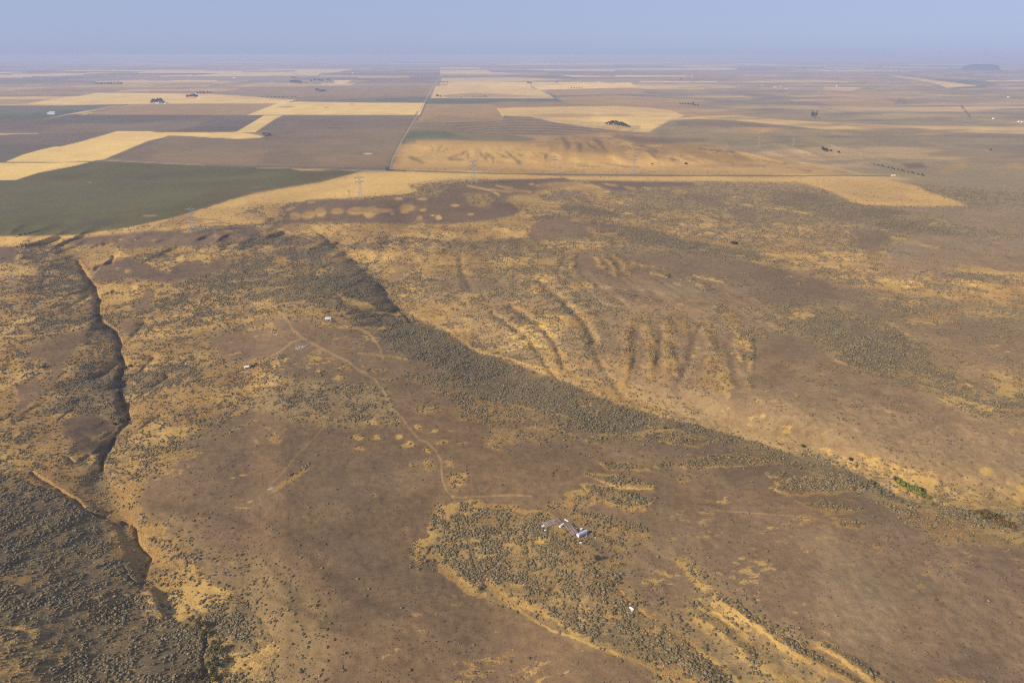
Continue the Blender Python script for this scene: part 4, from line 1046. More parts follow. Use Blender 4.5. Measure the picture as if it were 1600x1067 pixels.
class MB:
    """collects simple solids, then links them as ONE mesh object"""
    def __init__(s): s.v = []; s.f = []
    def add(s, v, f):
        n = len(s.v); s.v += [tuple(p) for p in v]; s.f += [tuple(i + n for i in q) for q in f]; return s
    def box(s, c, d, rz=0.0, top=None):
        """c: centre of the base, d: size; top: scale of the upper face"""
        x, y, z = d[0] / 2, d[1] / 2, d[2]; tx, ty = (top or (1, 1))
        p = [(-x, -y, 0), (x, -y, 0), (x, y, 0), (-x, y, 0), (-x * tx, -y * ty, z), (x * tx, -y * ty, z), (x * tx, y * ty, z), (-x * tx, y * ty, z)]
        ca, sa = math.cos(rz), math.sin(rz)
        return s.add([(c[0] + a * ca - b * sa, c[1] + a * sa + b * ca, c[2] + h) for a, b, h in p],
                     [(3, 2, 1, 0), (4, 5, 6, 7), (0, 1, 5, 4), (1, 2, 6, 5), (2, 3, 7, 6), (3, 0, 4, 7)])
    def bar(s, a, b, w, w2=None):
        a = Vector(a); b = Vector(b); d = (b - a).normalized()
        k = Vector((0, 0, 1)) if abs(d.z) < .9 else Vector((1, 0, 0))
        p = d.cross(k).normalized(); q = d.cross(p); w2 = w2 or w
        v = [a + p * w / 2, a + q * w / 2, a - p * w / 2, a - q * w / 2, b + p * w2 / 2, b + q * w2 / 2, b - p * w2 / 2, b - q * w2 / 2]
        return s.add(v, [(0, 1, 5, 4), (1, 2, 6, 5), (2, 3, 7, 6), (3, 0, 4, 7), (3, 2, 1, 0), (4, 5, 6, 7)])
    def cyl(s, a, b, r, r2=None, n=10):
        a = Vector(a); b = Vector(b); d = (b - a).normalized(); r2 = r if r2 is None else r2
        k = Vector((0, 0, 1)) if abs(d.z) < .9 else Vector((1, 0, 0))
        p = d.cross(k).normalized(); q = d.cross(p)
        v = [a + (p * math.cos(2 * math.pi * i / n) + q * math.sin(2 * math.pi * i / n)) * r for i in range(n)] + [b + (p * math.cos(2 * math.pi * i / n) + q * math.sin(2 * math.pi * i / n)) * r2 for i in range(n)]
        f = [(i, (i + 1) % n, n + (i + 1) % n, n + i) for i in range(n)] + [tuple(range(n))[::-1], tuple(range(n, 2 * n))]
        return s.add(v, f)
    def mesh(s, name, m):
        me = bpy.data.meshes.new(name); me.from_pydata(s.v, [], s.f); me.materials.append(m)
        bm = bmesh.new(); bm.from_mesh(me); bmesh.ops.recalc_face_normals(bm, faces=bm.faces[:]); bm.to_mesh(me); bm.free()
        return me
    def build(s, name, m, parent=None):
        o = bpy.data.objects.new(name, s.mesh(name, m)); COL.objects.link(o)
        if parent: o.parent = parent
        return o

def empty(name, loc, rz=0.0):
    o = bpy.data.objects.new(name, None); COL.objects.link(o); o.empty_display_size = 1
    o.location = loc; o.rotation_euler = (0, 0, rz); return o

def copy_tree(o, parent=None):
    c = o.copy(); COL.objects.link(c); c.parent = parent
    for ch in list(o.children): copy_tree(ch, c)
    return c

# ------------------------------------------------------------------ sagebrush and tufts
def bush_mesh(name, m, seed, flat=0.62, leaves=46):
    r = random.Random(seed)
    bm = bmesh.new()
    lumps = [(0, 0, .30, .40)] + [(math.cos(a) * .24 * r.uniform(.7, 1.2), math.sin(a) * .24 * r.uniform(.7, 1.2), r.uniform(.18, .34), r.uniform(.2, .3)) for a in [i * 2.1 + r.random() for i in range(3)]]
    for x, y, z, rad in lumps:
        q = bmesh.ops.create_icosphere(bm, subdivisions=1, radius=rad)
        for v in q['verts']:
            v.co *= r.uniform(.78, 1.18); v.co.z *= flat
            v.co += Vector((x, y, z * flat * 1.5))
            v.co.z = max(v.co.z, -.05)
    for i in range(leaves):
        a = r.uniform(0, 2 * math.pi); e = math.asin(r.uniform(.0, 1)); rr = r.uniform(.4, .56)
        c = Vector((math.cos(a) * math.cos(e) * rr, math.sin(a) * math.cos(e) * rr, math.sin(e) * rr * flat * 1.25 + .04))
        d = Vector((r.uniform(-1, 1), r.uniform(-1, 1), r.uniform(0, 1))).normalized(); n = d.cross(Vector((r.uniform(-1, 1), r.uniform(-1, 1), .3))).normalized()
        vs_ = [bm.verts.new(c + n * .06), bm.verts.new(c - n * .06), bm.verts.new(c + d * .16)]
        bm.faces.new(vs_)
    me = bpy.data.meshes.new(name); bm.to_mesh(me); bm.free(); me.materials.append(m)
    return me

bush_meshes = [bush_mesh('sagebrush', M['sage'] if i % 3 else M['sage2'], i) for i in range(6)]
tussock_meshes = [bush_mesh('tussock', M['grassm'], 40 + i, .6, 22) for i in range(3)]
tuft_meshes = [bush_mesh('tuft', M['tuft'], 20 + i, .5, 14) for i in range(3)]

def cell_area():
    ax = X[1:, 1:] - X[1:, :-1]; ay = Y[1:, 1:] - Y[1:, :-1]
    bx = X[:-1, :-1] - X[1:, :-1]; by = Y[:-1, :-1] - Y[1:, :-1]
    return np.abs(ax * by - ay * bx)
AREA = cell_area()

def scatter(lam, smin, smax, sizef=None):
    n = rng.poisson(np.clip(lam, 0, 6))
    ii, jj = np.nonzero(n)
    rep = n[ii, jj]
    ii = np.repeat(ii, rep); jj = np.repeat(jj, rep)
    a = rng.random(len(ii)); b = rng.random(len(ii))
    def f(A): return (A[ii, jj] * (1 - b) + A[ii, jj + 1] * b) * (1 - a) + (A[ii + 1, jj] * (1 - b) + A[ii + 1, jj + 1] * b) * a
    p = np.stack([f(X), f(Y), f(Z)], -1)
    sc = smin + (smax - smin) * rng.random(len(ii)) ** 2.2
    if sizef is not None: sc = sc * sizef[ii, jj]
    return p, sc, f(V), f(U)

mid = lambda A: (A[1:, 1:] + A[:-1, 1:] + A[1:, :-1] + A[:-1, :-1]) / 4
Sm, Tm, Rm, Vm, Um = mid(S), mid(T), mid(RANGE), mid(V), mid(U)
clump = 0.12 + 1.7 * sstep(-.3, .5, mid(NB) + .8 * mid(NC))
inr = ((Um > -120) & (Um < 1720) & (Rm < 1700)).astype(float)
# fewer, as the distance takes single bushes away
lam = AREA * inr * (Sm ** 1.25) * clump * 1.5 * (1 - .55 * sstep(900, 1650, Rm))
bp, bs, bv, bu = scatter(lam, .45, 1.9)
big = bs > 0
print('bushes', len(bp))
nearr = ((Um > -100) & (Um < 1700) & (Rm < 1100)).astype(float)
clump2 = sstep(-.1, .7, mid(NA) * .8 + mid(NB) * .8)
lam2 = AREA * nearr * (Tm ** 1.3) * (0.35 + 1.5 * clump2) * 0.26
tp, ts, tv, tu = scatter(lam2, .35, .95)
print('tufts', len(tp))
lam3 = AREA * nearr * sstep(.45, .8, mid(G)) * (0.3 + clump) * 0.22
gp, gs, gv, gu = scatter(lam3, .4, 1.2)
print('tussocks', len(gp))

def instancer(name, meshes, p, sc, label):
    me = bpy.data.meshes.new(name); n = len(p)
    me.vertices.add(n); me.vertices.foreach_set('co', p.astype(np.float32).ravel())
    def at_(nm, ty, val):
        a = me.attributes.new(nm, ty, 'POINT'); a.data.foreach_set('value', val)
    at_('size', 'FLOAT', sc.astype(np.float32)); at_('turn', 'FLOAT', (rng.random(n) * 6.28).astype(np.float32))
    at_('pick', 'INT', rng.integers(0, len(meshes), n).astype(np.int32))
    o = bpy.data.objects.new(name, me); COL.objects.link(o)
    pc = bpy.data.collections.new(name + '_kinds')
    for i, m in enumerate(meshes):
        pc.objects.link(bpy.data.objects.new('%s_kind_%02d' % (name, i), m))
    ng = bpy.data.node_groups.new(name + '_nodes', 'GeometryNodeTree')
    ng.interface.new_socket('Geometry', in_out='INPUT', socket_type='NodeSocketGeometry')
    ng.interface.new_socket('Geometry', in_out='OUTPUT', socket_type='NodeSocketGeometry')
    N = ng.nodes; L = ng.links
    gi = N.new('NodeGroupInput'); go = N.new('NodeGroupOutput')
    ci = N.new('GeometryNodeCollectionInfo'); ci.inputs[0].default_value = pc; ci.inputs['Separate Children'].default_value = True; ci.inputs['Reset Children'].default_value = True
    ip = N.new('GeometryNodeInstanceOnPoints'); ip.inputs['Pick Instance'].default_value = True
    def attr(nm, ty):
        a = N.new('GeometryNodeInputNamedAttribute'); a.data_type = ty; a.inputs[0].default_value = nm; return a.outputs[0]
    L.new(gi.outputs[0], ip.inputs['Points']); L.new(ci.outputs[0], ip.inputs['Instance'])
    L.new(attr('pick', 'INT'), ip.inputs['Instance Index'])
    cx = N.new('ShaderNodeCombineXYZ'); L.new(attr('turn', 'FLOAT'), cx.inputs[2])
    er = N.new('FunctionNodeEulerToRotation'); L.new(cx.outputs[0], er.inputs[0]); L.new(er.outputs[0], ip.inputs['Rotation'])
    L.new(attr('size', 'FLOAT'), ip.inputs['Scale']); L.new(ip.outputs[0], go.inputs[0])
    md = o.modifiers.new('scatter', 'NODES'); md.node_group = ng
    tag(o, label, kind='stuff')
    return o

# the bushes that show largest are objects of their own
score = bs * (1067.0 / np.sqrt((bp ** 2).sum(1)))
vis = (bv > 560) & (bv < 1060) & (bu > 8) & (bu < 1592)
score = np.where(vis, score, 0)
take = np.argsort(-score)[:300]
keep = np.ones(len(bp), bool); keep[take] = False
for i in take:
    o = bpy.data.objects.new('sagebrush', bush_meshes[int(i) % 6])
    COL.objects.link(o)
    o.location = bp[i]; o.rotation_euler = (0, 0, float(rng.random() * 6.28)); o.scale = (float(bs[i]),) * 3
    tag(o, 'large grey-green sagebrush bush on the slopes in the foreground', 'bush', 'largest sagebrush bushes in the foreground')
instancer('sagebrush_cover', bush_meshes, bp[keep], bs[keep], 'grey-green sagebrush covering the draws and hillsides')
instancer('tuft_cover', tuft_meshes, tp, ts, 'small dark brown tufts dotted over the bare ground')
instancer('tussock_cover', tussock_meshes, gp, gs, 'dry golden tussocks along the draws and island rims')

# ------------------------------------------------------------------ trees and shrubs
def crown_mesh(name, m, seed, rx, ry, rz, z0, n, leaf, lobes=5, tall=False):
    r = random.Random(seed)
    v = []; f = []
    L = [(0, 0, 0, .85)]
    for i in range(lobes):
        a = r.uniform(0, 6.28); e = r.uniform(-.5, 1.0)
        L.append((math.cos(a) * .5, math.sin(a) * .5, e * .5, r.uniform(.35, .6)))
    for i in range(n):
        x, y, z, q = r.choice(L)
        d = Vector((r.gauss(0, 1), r.gauss(0, 1), r.gauss(0, 1))).normalized() * (r.random() ** .35) * q
        c = Vector(((x + d.x) * rx, (y + d.y) * ry, z0 + (z + d.z) * rz))
        if c.z < z0 - rz * .95: c.z = z0 - rz * .9
        nrm = (d + Vector((r.uniform(-.5, .5), r.uniform(-.5, .5), r.uniform(-.2, .8)))).normalized()
        t = nrm.orthogonal().normalized(); t.rotate(Matrix.Rotation(r.uniform(0, 6.28), 3, nrm)); b = nrm.cross(t)
        k = leaf * r.uniform(.6, 1.3)
        n0 = len(v)
        v += [tuple(c + t * k), tuple(c + b * k * .8), tuple(c - t * k), tuple(c - b * k * .8)]
        f += [(n0, n0 + 1, n0 + 2, n0 + 3)]
    me = bpy.data.meshes.new(name); me.from_pydata(v, [], f); me.materials.append(m)
    return me

def make_tree(name, label, cat, group, leafm, seed, w, h, n=260, leaf=.35, trunk=.25, z0f=.58, rzf=.46, lobes=5):
    t = empty(name, (0, 0, 0)); tag(t, label, cat, group)
    c = bpy.data.objects.new('crown', crown_mesh('crown', leafm, seed, w / 2, w / 2, h * rzf, h * z0f, n, leaf, lobes)); COL.objects.link(c); c.parent = t
    b = MB().cyl((0, 0, -.5), (0, 0, h * .5), trunk, trunk * .55, 7)
    r = random.Random(seed + 1)
    for i in range(4):
        a = i * 1.6 + r.random(); b.cyl((0, 0, h * .3), (math.cos(a) * w * .25, math.sin(a) * w * .25, h * .62), trunk * .4, trunk * .15, 5)
    b.build('trunk', M['bark'], t)
    return t

used = {}
def plant(proto, u, v, s=1.0, label=None, group=None, rz=None, sink=.1, sz=None):
    p = at(u, v)
    if used.get(proto.name): o = copy_tree(proto)
    else: o = proto; used[proto.name] = True
    o.location = p - Vector((0, 0, sink)); o.rotation_euler = (0, 0, random.uniform(0, 6.28) if rz is None else rz)
    o.scale = (s, s, sz or s)
    if label: o['label'] = label
    if group: o['group'] = group
    return o

# trees in the gully at the foot of the brushy hillside
tl = make_tree('gully_tree', '', 'tree', 'trees in the gully at lower left', M['leafb'], 3, 7.5, 6.5, 620, .32, .22)
for u, v, s, lb in [(314, 984, .95, 'broad olive green tree, uppermost of the trees in the lower left gully'), (324, 996, .8, 'smaller olive tree just below the uppermost gully tree at lower left'),
                    (300, 971, .55, 'small dark shrub at the upper left end of the gully tree line'), (335, 1008, .5, 'small round shrub on the right bank of the lower left gully'),
                    (336, 1022, .85, 'brownish olive tree in the middle of the lower left gully'), (334, 1046, 1.05, 'tall olive tree near the bottom edge of the lower left gully'),
                    (315, 1056, .75, 'low green tree left of the tall olive tree at the bottom edge'), (332, 1066, .95, 'green tree cut by the bottom edge of the picture'),
                    (293, 1062, .5, 'small green shrub left of the trees at the bottom edge')]:
    plant(tl, u, v, s, lb)
sh = make_tree('gully_shrub', '', 'shrub', 'dark shrubs along the left gully', M['leafd'], 9, 5, 3.6, 380, .28, .15, .5, .5)
for u, v, s, lb in [(196, 577, 1.3, 'dark shrub clump on the gully floor where it bends right'), (204, 573, .8, 'small dark shrub at the right end of the upper gully clump'), (186, 614, .8, 'dark low shrub in the left gully below the upper clump'),
                    (190, 661, 1.3, 'large dark shrub at the sharp corner of the left gully'), (200, 657, .9, 'dark shrub against the bank at the left gully corner'), (179, 664, .8, 'small shrub at the left end of the gully corner clump'),
                    (550, 408, 1.2, 'dark bush at the head of the steep shaded bank'), (557, 412, .8, 'smaller bush right of the one heading the shaded bank'), (594, 449, 1.2, 'dark bush at the foot of the steep shaded bank'), (600, 455, .9, 'second bush at the foot of the shaded bank'),
                    (1145, 382, 1.9, 'dark round bush standing alone in the right hand draw'), (1150, 381, 1.2, 'small dark bush touching the lone round bush in the right draw'), (1255, 698, .8, 'dark round bush beside the upper end of the creek brush'), (1328, 719, .8, 'brown bush above the creek brush left of the green thicket'),
                    (1040, 670, .6, 'small dark bush on the rim of the valley brush'), (1072, 257, 1.7, 'small dark bush on the golden slope above the highway'), (1019, 257, 1.0, 'tiny dark bush on the golden slope left of the other one'),
                    (934, 874, .85, 'blackish bush on the right edge of the long brush island'), (1040, 0, 1, '')]:
    if lb: plant(sh, u, v, s, lb)
# bright thicket in the creek and brown thicket below it
th = make_tree('creek_thicket_tree', '', 'tree', 'trees of the green creek thicket', M['leafg'], 15, 6.5, 5.0, 560, .32, .18, .5, .52)
for i, (u, v, s) in enumerate([(1406, 757, .85), (1413, 761, .9), (1421, 766, .9), (1428, 770, .8), (1434, 773, .9), (1441, 777, .7), (1448, 779, .6)]):
    plant(th, u, v, s, ['green round tree at the upper left end of the creek thicket', 'second tree from the upper left in the green creek thicket', 'third tree from the upper left in the green creek thicket', 'middle tree of the green creek thicket',
                        'large yellow green tree in the lower half of the creek thicket', 'low tree next to the lower right end of the creek thicket', 'lowest green tree at the lower right tip of the creek thicket'][i])
plant(sh, 1399, 752, 1.2, 'dull grey green bush at the upper left tip of the creek thicket')
plant(sh, 1437, 768, 1.1, 'dark bush behind the lower half of the green creek thicket')
tb = make_tree('brown_thicket_shrub', '', 'shrub', 'shrubs of the brown creek thicket', M['leafo'], 21, 5.5, 4, 420, .3, .16, .5, .5)
for i, (u, v, s) in enumerate([(1527, 803, .9), (1539, 802, .9), (1546, 808, 1.1), (1537, 810, .8), (1560, 810, .9), (1556, 815, .9), (1566, 819, 1.0), (1576, 822, 1.0), (1584, 825, .7)]):
    plant(tb, u, v, s, ['shrub at the upper left end of the brown creek thicket', 'small round shrub on top of the brown creek thicket', 'largest round shrub of the brown creek thicket', 'low shrub under the largest one of the brown thicket', 'lone olive shrub on the upper side of the brown thicket',
                        'rusty shrub in the middle of the brown creek thicket', 'rusty shrub right of the middle of the brown thicket', 'second last rusty shrub of the brown creek thicket', 'last low shrub at the right tip of the brown creek thicket'][i])

# ---- farm trees on the plateau
ft = make_tree('farm_tree', '', 'tree', 'farm trees', M['leafd'], 31, 18, 15, 150, 1.7, .5, .55, .48, 4)
ct = make_tree('poplar_tree', '', 'tree', 'poplars', M['leafd'], 33, 9, 24, 110, 1.5, .5, .52, .5, 3)
def grove(pts, label, group, proto=ft, s=1.0):
    for u, v, k in pts: plant(proto, u, v, k * s * 1.45, label, group)
grove([(237, 162, .8), (241, 161, 1.2), (244, 161.5, 1.0), (247, 161, 1.1), (249.5, 160.5, 1.3), (253, 161.5, 1.2), (256, 162, .7)], 'dark tree of the farmstead grove at the golden field edge, upper left', 'grove of the near left farmstead')
grove([(293, 153, 1.0), (298, 152.5, .9), (301, 153, 1.2), (304, 152.5, 1.2), (307, 153, 1.0)], 'dark tree of the second farmstead grove from the left', 'grove of the second farmstead')
grove([(308, 147.5, .8), (313, 147, .8), (318, 147, .9), (325, 146, .8), (329, 146.5, .6)], 'dark tree in the loose row behind the second farmstead', 'tree row behind the second farmstead')
grove([(496, 143.5, 1.3), (500, 144, .9), (504, 144, .9), (508, 144, .9)], 'dark tree of the small clump right of the upper farmsteads', 'clump of trees in the tan field')
grove([(455, 130.5, 1.6), (460, 131, 1.8), (465, 131, 1.8), (470, 131, 1.4)], 'tree of the long dark clump far off, left of centre', 'far dark clump of trees')
grove([(486, 128, 1.2), (492, 127.5, 1.4), (498, 127.5, 1.4), (503, 128, 1.2)], 'tree of the second far clump left of centre', 'second far clump of trees')
grove([(512, 126.5, 1.2), (516, 127.5, 1.0)], 'tree of the far clump beside the violet field', 'pair of far trees')
grove([(457, 123, 1.3), (461, 123, 1.2), (465, 123.2, 1.0)], 'tree on the far rise above the long dark clump', 'trees on the far rise')
grove([(148 + 5.2 * i, 132.2 + .3 * (i % 3), .9 + .15 * (i % 3)) for i in range(9)], 'tree in the long far windbreak at upper left', 'far windbreak at upper left')
grove([(410, 152.5, .4), (418, 152.5, .4), (424, 152.8, .4), (430, 152.8, .45), (436, 152.5, .4), (442, 152.6, .5), (448, 152.6, .4), (456, 152.8, .4), (462, 152.8, .4)], 'small bush in the hedge line across the tan field', 'hedge line in the tan field')
grove([(413, 212, .5), (418, 211.5, .45), (421, 212.5, .45)], 'grey tree of the ruined yard at the end of the golden strip', 'trees of the ruined yard')
grove([(683, 151.5, .9), (688, 152, .6)], 'dark tree at the corner above the narrow green field', 'pair of trees by the section road')
grove([(690, 129.5, .9), (694, 129.5, .8), (699, 129.5, .7)], 'far dark tree beside the section road', 'far trees by the section road')
grove([(825, 131, 1.0), (829, 132, 1.0), (870, 130.5, 1.0)], 'dark tree at the corner of the far golden field', 'trees at the far field corner')
grove([(893 + 4 * i, 138.3, .45) for i in range(5)], 'small tree of the short windbreak under the far golden field', 'short windbreak')
grove([(738 + 4.5 * i, 152, .35) for i in range(6)] + [(757, 151.6, .5), (720, 152.4, .35)], 'small bush along the fence above the narrow green field', 'bushes along the green field')
grove([(948, 195, .45), (952, 194.8, .6), (956, 195, .75), (960, 195.5, .85), (964, 196, .8), (968, 197, .8), (972, 197.5, .75), (976, 198.5, .65), (979, 199.2, .5), (954, 196, .5), (966, 198, .6), (983, 200, .4)], 'blue green tree of the grove beside the contour striped field', 'grove beside the contour field')
grove([(1063, 163.5, .5), (1067, 163.7, .5), (1071, 164, .5), (1075, 164.2, .55), (1079, 164.6, .55), (1083, 165, .6), (1086, 165.5, .5), (1090, 165.5, .5)], 'dark tree of the windbreak on the tan slope right of centre', 'windbreak on the tan slope')
for u, v, k, lb in [(1268.5, 184.6, 1.0, 'leftmost of the tall dark poplars on the right plain'), (1271, 184.8, .85, 'second of the tall dark poplars on the right plain'), (1274.5, 185, .98, 'rightmost of the tall dark poplars on the right plain')]:
    plant(ct, u, v, k * 1.35, lb, 'tall poplars on the right plain')
plant(ct, 1083, 163.5, .8, 'tallest dark tree of the windbreak on the tan slope')
grove([(1157, 108.5, 1.6), (1163, 108.6, 1.3), (1170, 108.6, 1.2)], 'tree of the far clump on the horizon fields right of centre', 'far clump right of centre')
grove([(1202, 107.8, 1.0), (1206, 107.8, 1.0), (1248, 108.2, 1.2), (1255, 108.3, 1.4)], 'far dark tree on the edge of the pale field at right', 'far trees at right')
grove([(1387, 108, 1.3), (1404, 113, 1.1), (1499, 105, 1.0), (1064, 125, .9), (1035, 117, .8)], 'single far tree on the plain at upper right', 'single far trees')
grove([(1285, 234.5, .45), (1288, 237, .5), (1292, 236, .4), (1298, 237, .3), (1310, 239.5, .3)], 'bush of the small cluster on the sage slope at right', 'bushes on the right sage slope')
grove([(1366 + 5.2 * i + (i % 3), 258 + 1.18 * i, .16 + .04 * (i % 3)) for i in range(16)], 'dark shrub in the long creek line at right', 'creek line at right')
plant(ft, 1548, 235.5, .4, 'lone dark bush on the sage plain at far right')
plant(ft, 631, 268.5, .25, 'small bush beside the highway, left of the golden slope')
plant(sh, 395, 573, .9, 'dark bush right of the white shed'); plant(sh, 401, 570, .8, 'second dark bush right of the white shed')
plant(sh, 64, 622.5, .5, 'dark bush at the end of the pale trench at left'); plant(sh, 68, 575, .9, 'bush on the right side of the golden patch at left')

# ------------------------------------------------------------------ buildings
def house(name, label, u, v, w, d, h, rz, wall=None, roof=None, cat='shed', doors=True, rh=None, group=None, s=1.0):
    p = at(u, v)
    t = empty(name, p - Vector((0, 0, .15)), rz); tag(t, label, cat, group)
    MB().box((0, 0, 0), (w, d, h)).build('wall', wall or M['white'], t)
    rh = rh if rh is not None else d * .28
    o = .25
    b = MB()
    x, y = w / 2 + o, d / 2 + o
    b.add([(-x, -y, h + .003), (x, -y, h + .003), (x, y, h + .003), (-x, y, h + .003), (-x, 0, h + rh), (x, 0, h + rh)], [(0, 1, 5, 4), (2, 3, 4, 5), (3, 0, 4), (1, 2, 5), (3, 2, 1, 0)])
    b.build('roof', roof or M['roofw'], t)
    if doors:
        MB().box((0, -d / 2 - .03, 0), (.9, .08, min(2, h * .85))).build('door', M['post'], t)
        for sx in (-1, 1):
            if w > 3.5: MB().box((sx * w * .3, -d / 2 - .03, h * .45), (.8, .08, .7)).build('window', M['glass'], t)
    return t

house('shed', 'small white gabled shed at the edge of a golden patch', 385.5, 576, 4.2, 3.0, 2.3, .5, M['white'], M['white'])
def boxcar(name, label, u, v, w, d, h, rz, m, cat):
    t = empty(name, at(u, v) - Vector((0, 0, .1)), rz); tag(t, label, cat)
    MB().box((0, 0, .35), (w, d, h - .35), top=(.97, .92)).build('body', m, t)
    MB().box((0, 0, h - .002 + .004), (w * .9, d * .8, .12)).build('roof', M['roofw'], t)
    MB().box((w * .2, -d / 2 * .985, h * .5), (.9, .05, .55)).build('window', M['glass'], t)
    MB().box((-w * .15, -d / 2 * .985, .4), (.7, .05, h * .72)).build('door', M['grime'], t)
    for sx in (-1, 1): MB().cyl((sx * w * .22, -d / 2 * .9, .35), (sx * w * .22, d / 2 * .9, .35), .35).build('wheel', M['rubber'], t)
    return t
boxcar('camper_trailer', 'white camper standing alone on the upper bench beside a dark car', 513, 499, 6.0, 2.6, 2.6, -.05, M['white'], 'trailer')

def car(name, label, u, v, rz, paint):
    t = empty(name, at(u, v), rz); tag(t, label, 'car')
    MB().box((0, 0, .35), (4.4, 1.8, .55), top=(.97, .95)).build('body', paint, t)
    MB().box((-.2, 0, .9), (2.4, 1.6, .55), top=(.72, .85)).build('cabin', M['glass'], t)
    for sx in (-1, 1):
        for sy in (-1, 1): MB().cyl((sx * 1.4, sy * .75, .33), (sx * 1.4, sy * .93, .33), .33).build('wheel', M['rubber'], t)
    return t
car('parked_car', 'dark blue grey car parked right of the white camper', 534, 495, .3, M['darkv'])

# ---- the cluster of old structures on the long brush island
def deck(label, A, B, Cc, D, n, name='timber_floor'):
    """rows of weathered planks between A-B and D-C (photograph pixels)"""
    a, b, c, d = [at(*q) for q in (A, B, Cc, D)]
    z = max(q.z for q in (a, b, c, d)) + .25
    for q in (a, b, c, d): q.z = z
    o = (a + b + c + d) / 4
    t = empty(name, Vector((o.x, o.y, z - .3))); tag(t, label, 'floor', 'old timber floors')
    for i in range(n):
        f0 = (i + .12) / n; f1 = (i + .80) / n
        p = [a.lerp(b, f0), a.lerp(b, f1), d.lerp(c, f1), d.lerp(c, f0)]
        dz = random.uniform(-.05, .05)
        v = [(q.x - o.x, q.y - o.y, h + dz) for h in (0.12, .38) for q in p]
        m = MB().add(v, [(3, 2, 1, 0), (4, 5, 6, 7), (0, 1, 5, 4), (1, 2, 6, 5), (2, 3, 7, 6), (3, 0, 4, 7)])
        m.build('plank', M['plank'], t)
    fr = MB()
    for p, q in ((a, b), (d, c)):
        fr.bar((p.x - o.x, p.y - o.y, .02), (q.x - o.x, q.y - o.y, .02), .3)
    fr.build('bearer', M['post'], t)
    return t
deck('left one of two weathered timber floors, running to the lower left', (846.5, 820.5), (871.5, 810.8), (878.5, 815.5), (854, 825), 12)
deck('right one of two weathered timber floors, ending at the long trailer', (881, 822), (895, 838), (904, 834), (889, 819.2), 12)

def line_box(name, label, cat, p0, p1, wdt, h, m, roofm=None, lift=.35, wheels=True, end=None):
    a = at(*p0); b = at(*p1); d = b - a; L = Vector((d.x, d.y)).length
    t = empty(name, (a + b) / 2, math.atan2(d.y, d.x)); tag(t, label, cat)
    MB().box((0, 0, lift), (L, wdt, h), top=(1, .94)).build('body', m, t)
    MB().cyl((-L * .495, 0, lift + h * .86), (L * .495, 0, lift + h * .86), wdt * .43, n=12).build('roof', roofm or M['roofw'], t) if roofm else None
    if end: MB().box((-L / 2 - .06, 0, lift), (.14, wdt * 1.03, h * 1.05)).build('end_panel', end, t)
    if wheels:
        for sx in (-.28, .05, .3): MB().cyl((sx * L, -wdt * .46, .36), (sx * L, wdt * .46, .36), .38).build('wheel', M['rubber'], t)
    return t
line_box('long_trailer', 'long pale blue trailer with a white end, beside the right timber floor', 'trailer', (903.0, 838.6), (916.0, 833.8), 2.2, 1.45, M['tin'], M['tin'], .45, True, M['white'])
line_box('white_tank', 'white long tank lying where the two timber floors meet', 'tank', (874.5, 824.0), (880.5, 820.5), 1.3, .8, M['white'], M['white'], .25, False)
for u, v, w, d, h, rz, lb in [(848.5, 823.8, 1.6, 1.1, 1.1, .4, 'white crate at the lower left corner of the left timber floor'), (851.7, 829.6, .9, .8, .7, .9, 'small white crate in the brush below the left timber floor'), (907, 849.5, 1.0, .9, .9, .2, 'white crate in the brush below the long trailer'), (908.5, 827.5, 1.1, 1.0, .8, .7, 'pale crate just above the long trailer')]:
    t = empty('crate', at(u, v), rz); tag(t, lb, 'crate', 'white crates around the timber floors')
    MB().box((0, 0, 0), (w, d, h), top=(.96, .96)).build('body', M['grime'], t); MB().box((0, 0, h + .003), (w * 1.06, d * 1.06, .1)).build('lid', M['white'], t)
for u0, v0, u1, v1, w, m, lb in [(882, 811.5, 888, 814.5, 1.0, 'white', 'broad white board on the track above the timber floors'), (899, 824, 902, 826.2, .6, 'white', 'short white board above the right timber floor'), (912, 841.7, 917, 838.3, .3, 'yellow', 'pale yellow board on the ground in front of the long trailer'),
                                  (924, 833.5, 927.5, 836, .5, 'grime', 'upper of two pale boards right of the long trailer'), (929, 839.5, 931.5, 841, .4, 'grime', 'lower of two pale boards right of the long trailer')]:
    a = at(u0, v0); b = at(u1, v1); o = (a + b) / 2; d = b - a
    t = MB().box((0, 0, 0), (d.length, w, .16), top=(.98, .9)).build('board', M[m]); t.location = o + Vector((0, 0, .12)); t.rotation_euler = (0, 0, math.atan2(d.y, d.x)); tag(t, lb, 'board', 'boards lying round the timber floors')
# overturned hull in the brush
def hull(label, u, v, rz):
    L, W, Hh = 2.9, 1.3, .75; n = 11; vv = []; ff = []
    for i in range(n):
        x = -1 + 2 * i / (n - 1); k = max(.06, (1 - abs(x) ** 2.6)) ** .6
        for j in range(7):
            a = math.pi * j / 6
            vv.append((x * L / 2, math.cos(a) * W / 2 * k, math.sin(a) * Hh * k * .9))
    for i in range(n - 1):
        for j in range(6): ff.append((i * 7 + j, i * 7 + j + 1, i * 7 + j + 8, i * 7 + j + 7))
    t = empty('boat_hull', at(u, v), rz); tag(t, label, 'boat')
    MB().add(vv, ff).build('shell', M['white'], t)
    MB().bar((-L * .46, 0, Hh * .35), (L * .46, 0, Hh * .9 * .98), .08).build('keel', M['grime'], t)
    return t
hull('white upturned hull lying in the brush on the long island', 987, 950.5, -.75)
t = empty('bucket', at(987.5, 954.5)); tag(t, 'white tub right under the upturned hull', 'tub', 'tubs by the hull'); MB().cyl((0, 0, 0), (0, 0, .5), .5, .62, 12).build('side', M['white'], t); MB().cyl((0, 0, .503), (0, 0, .56), .66, .66, 12).build('rim', M['grime'], t)
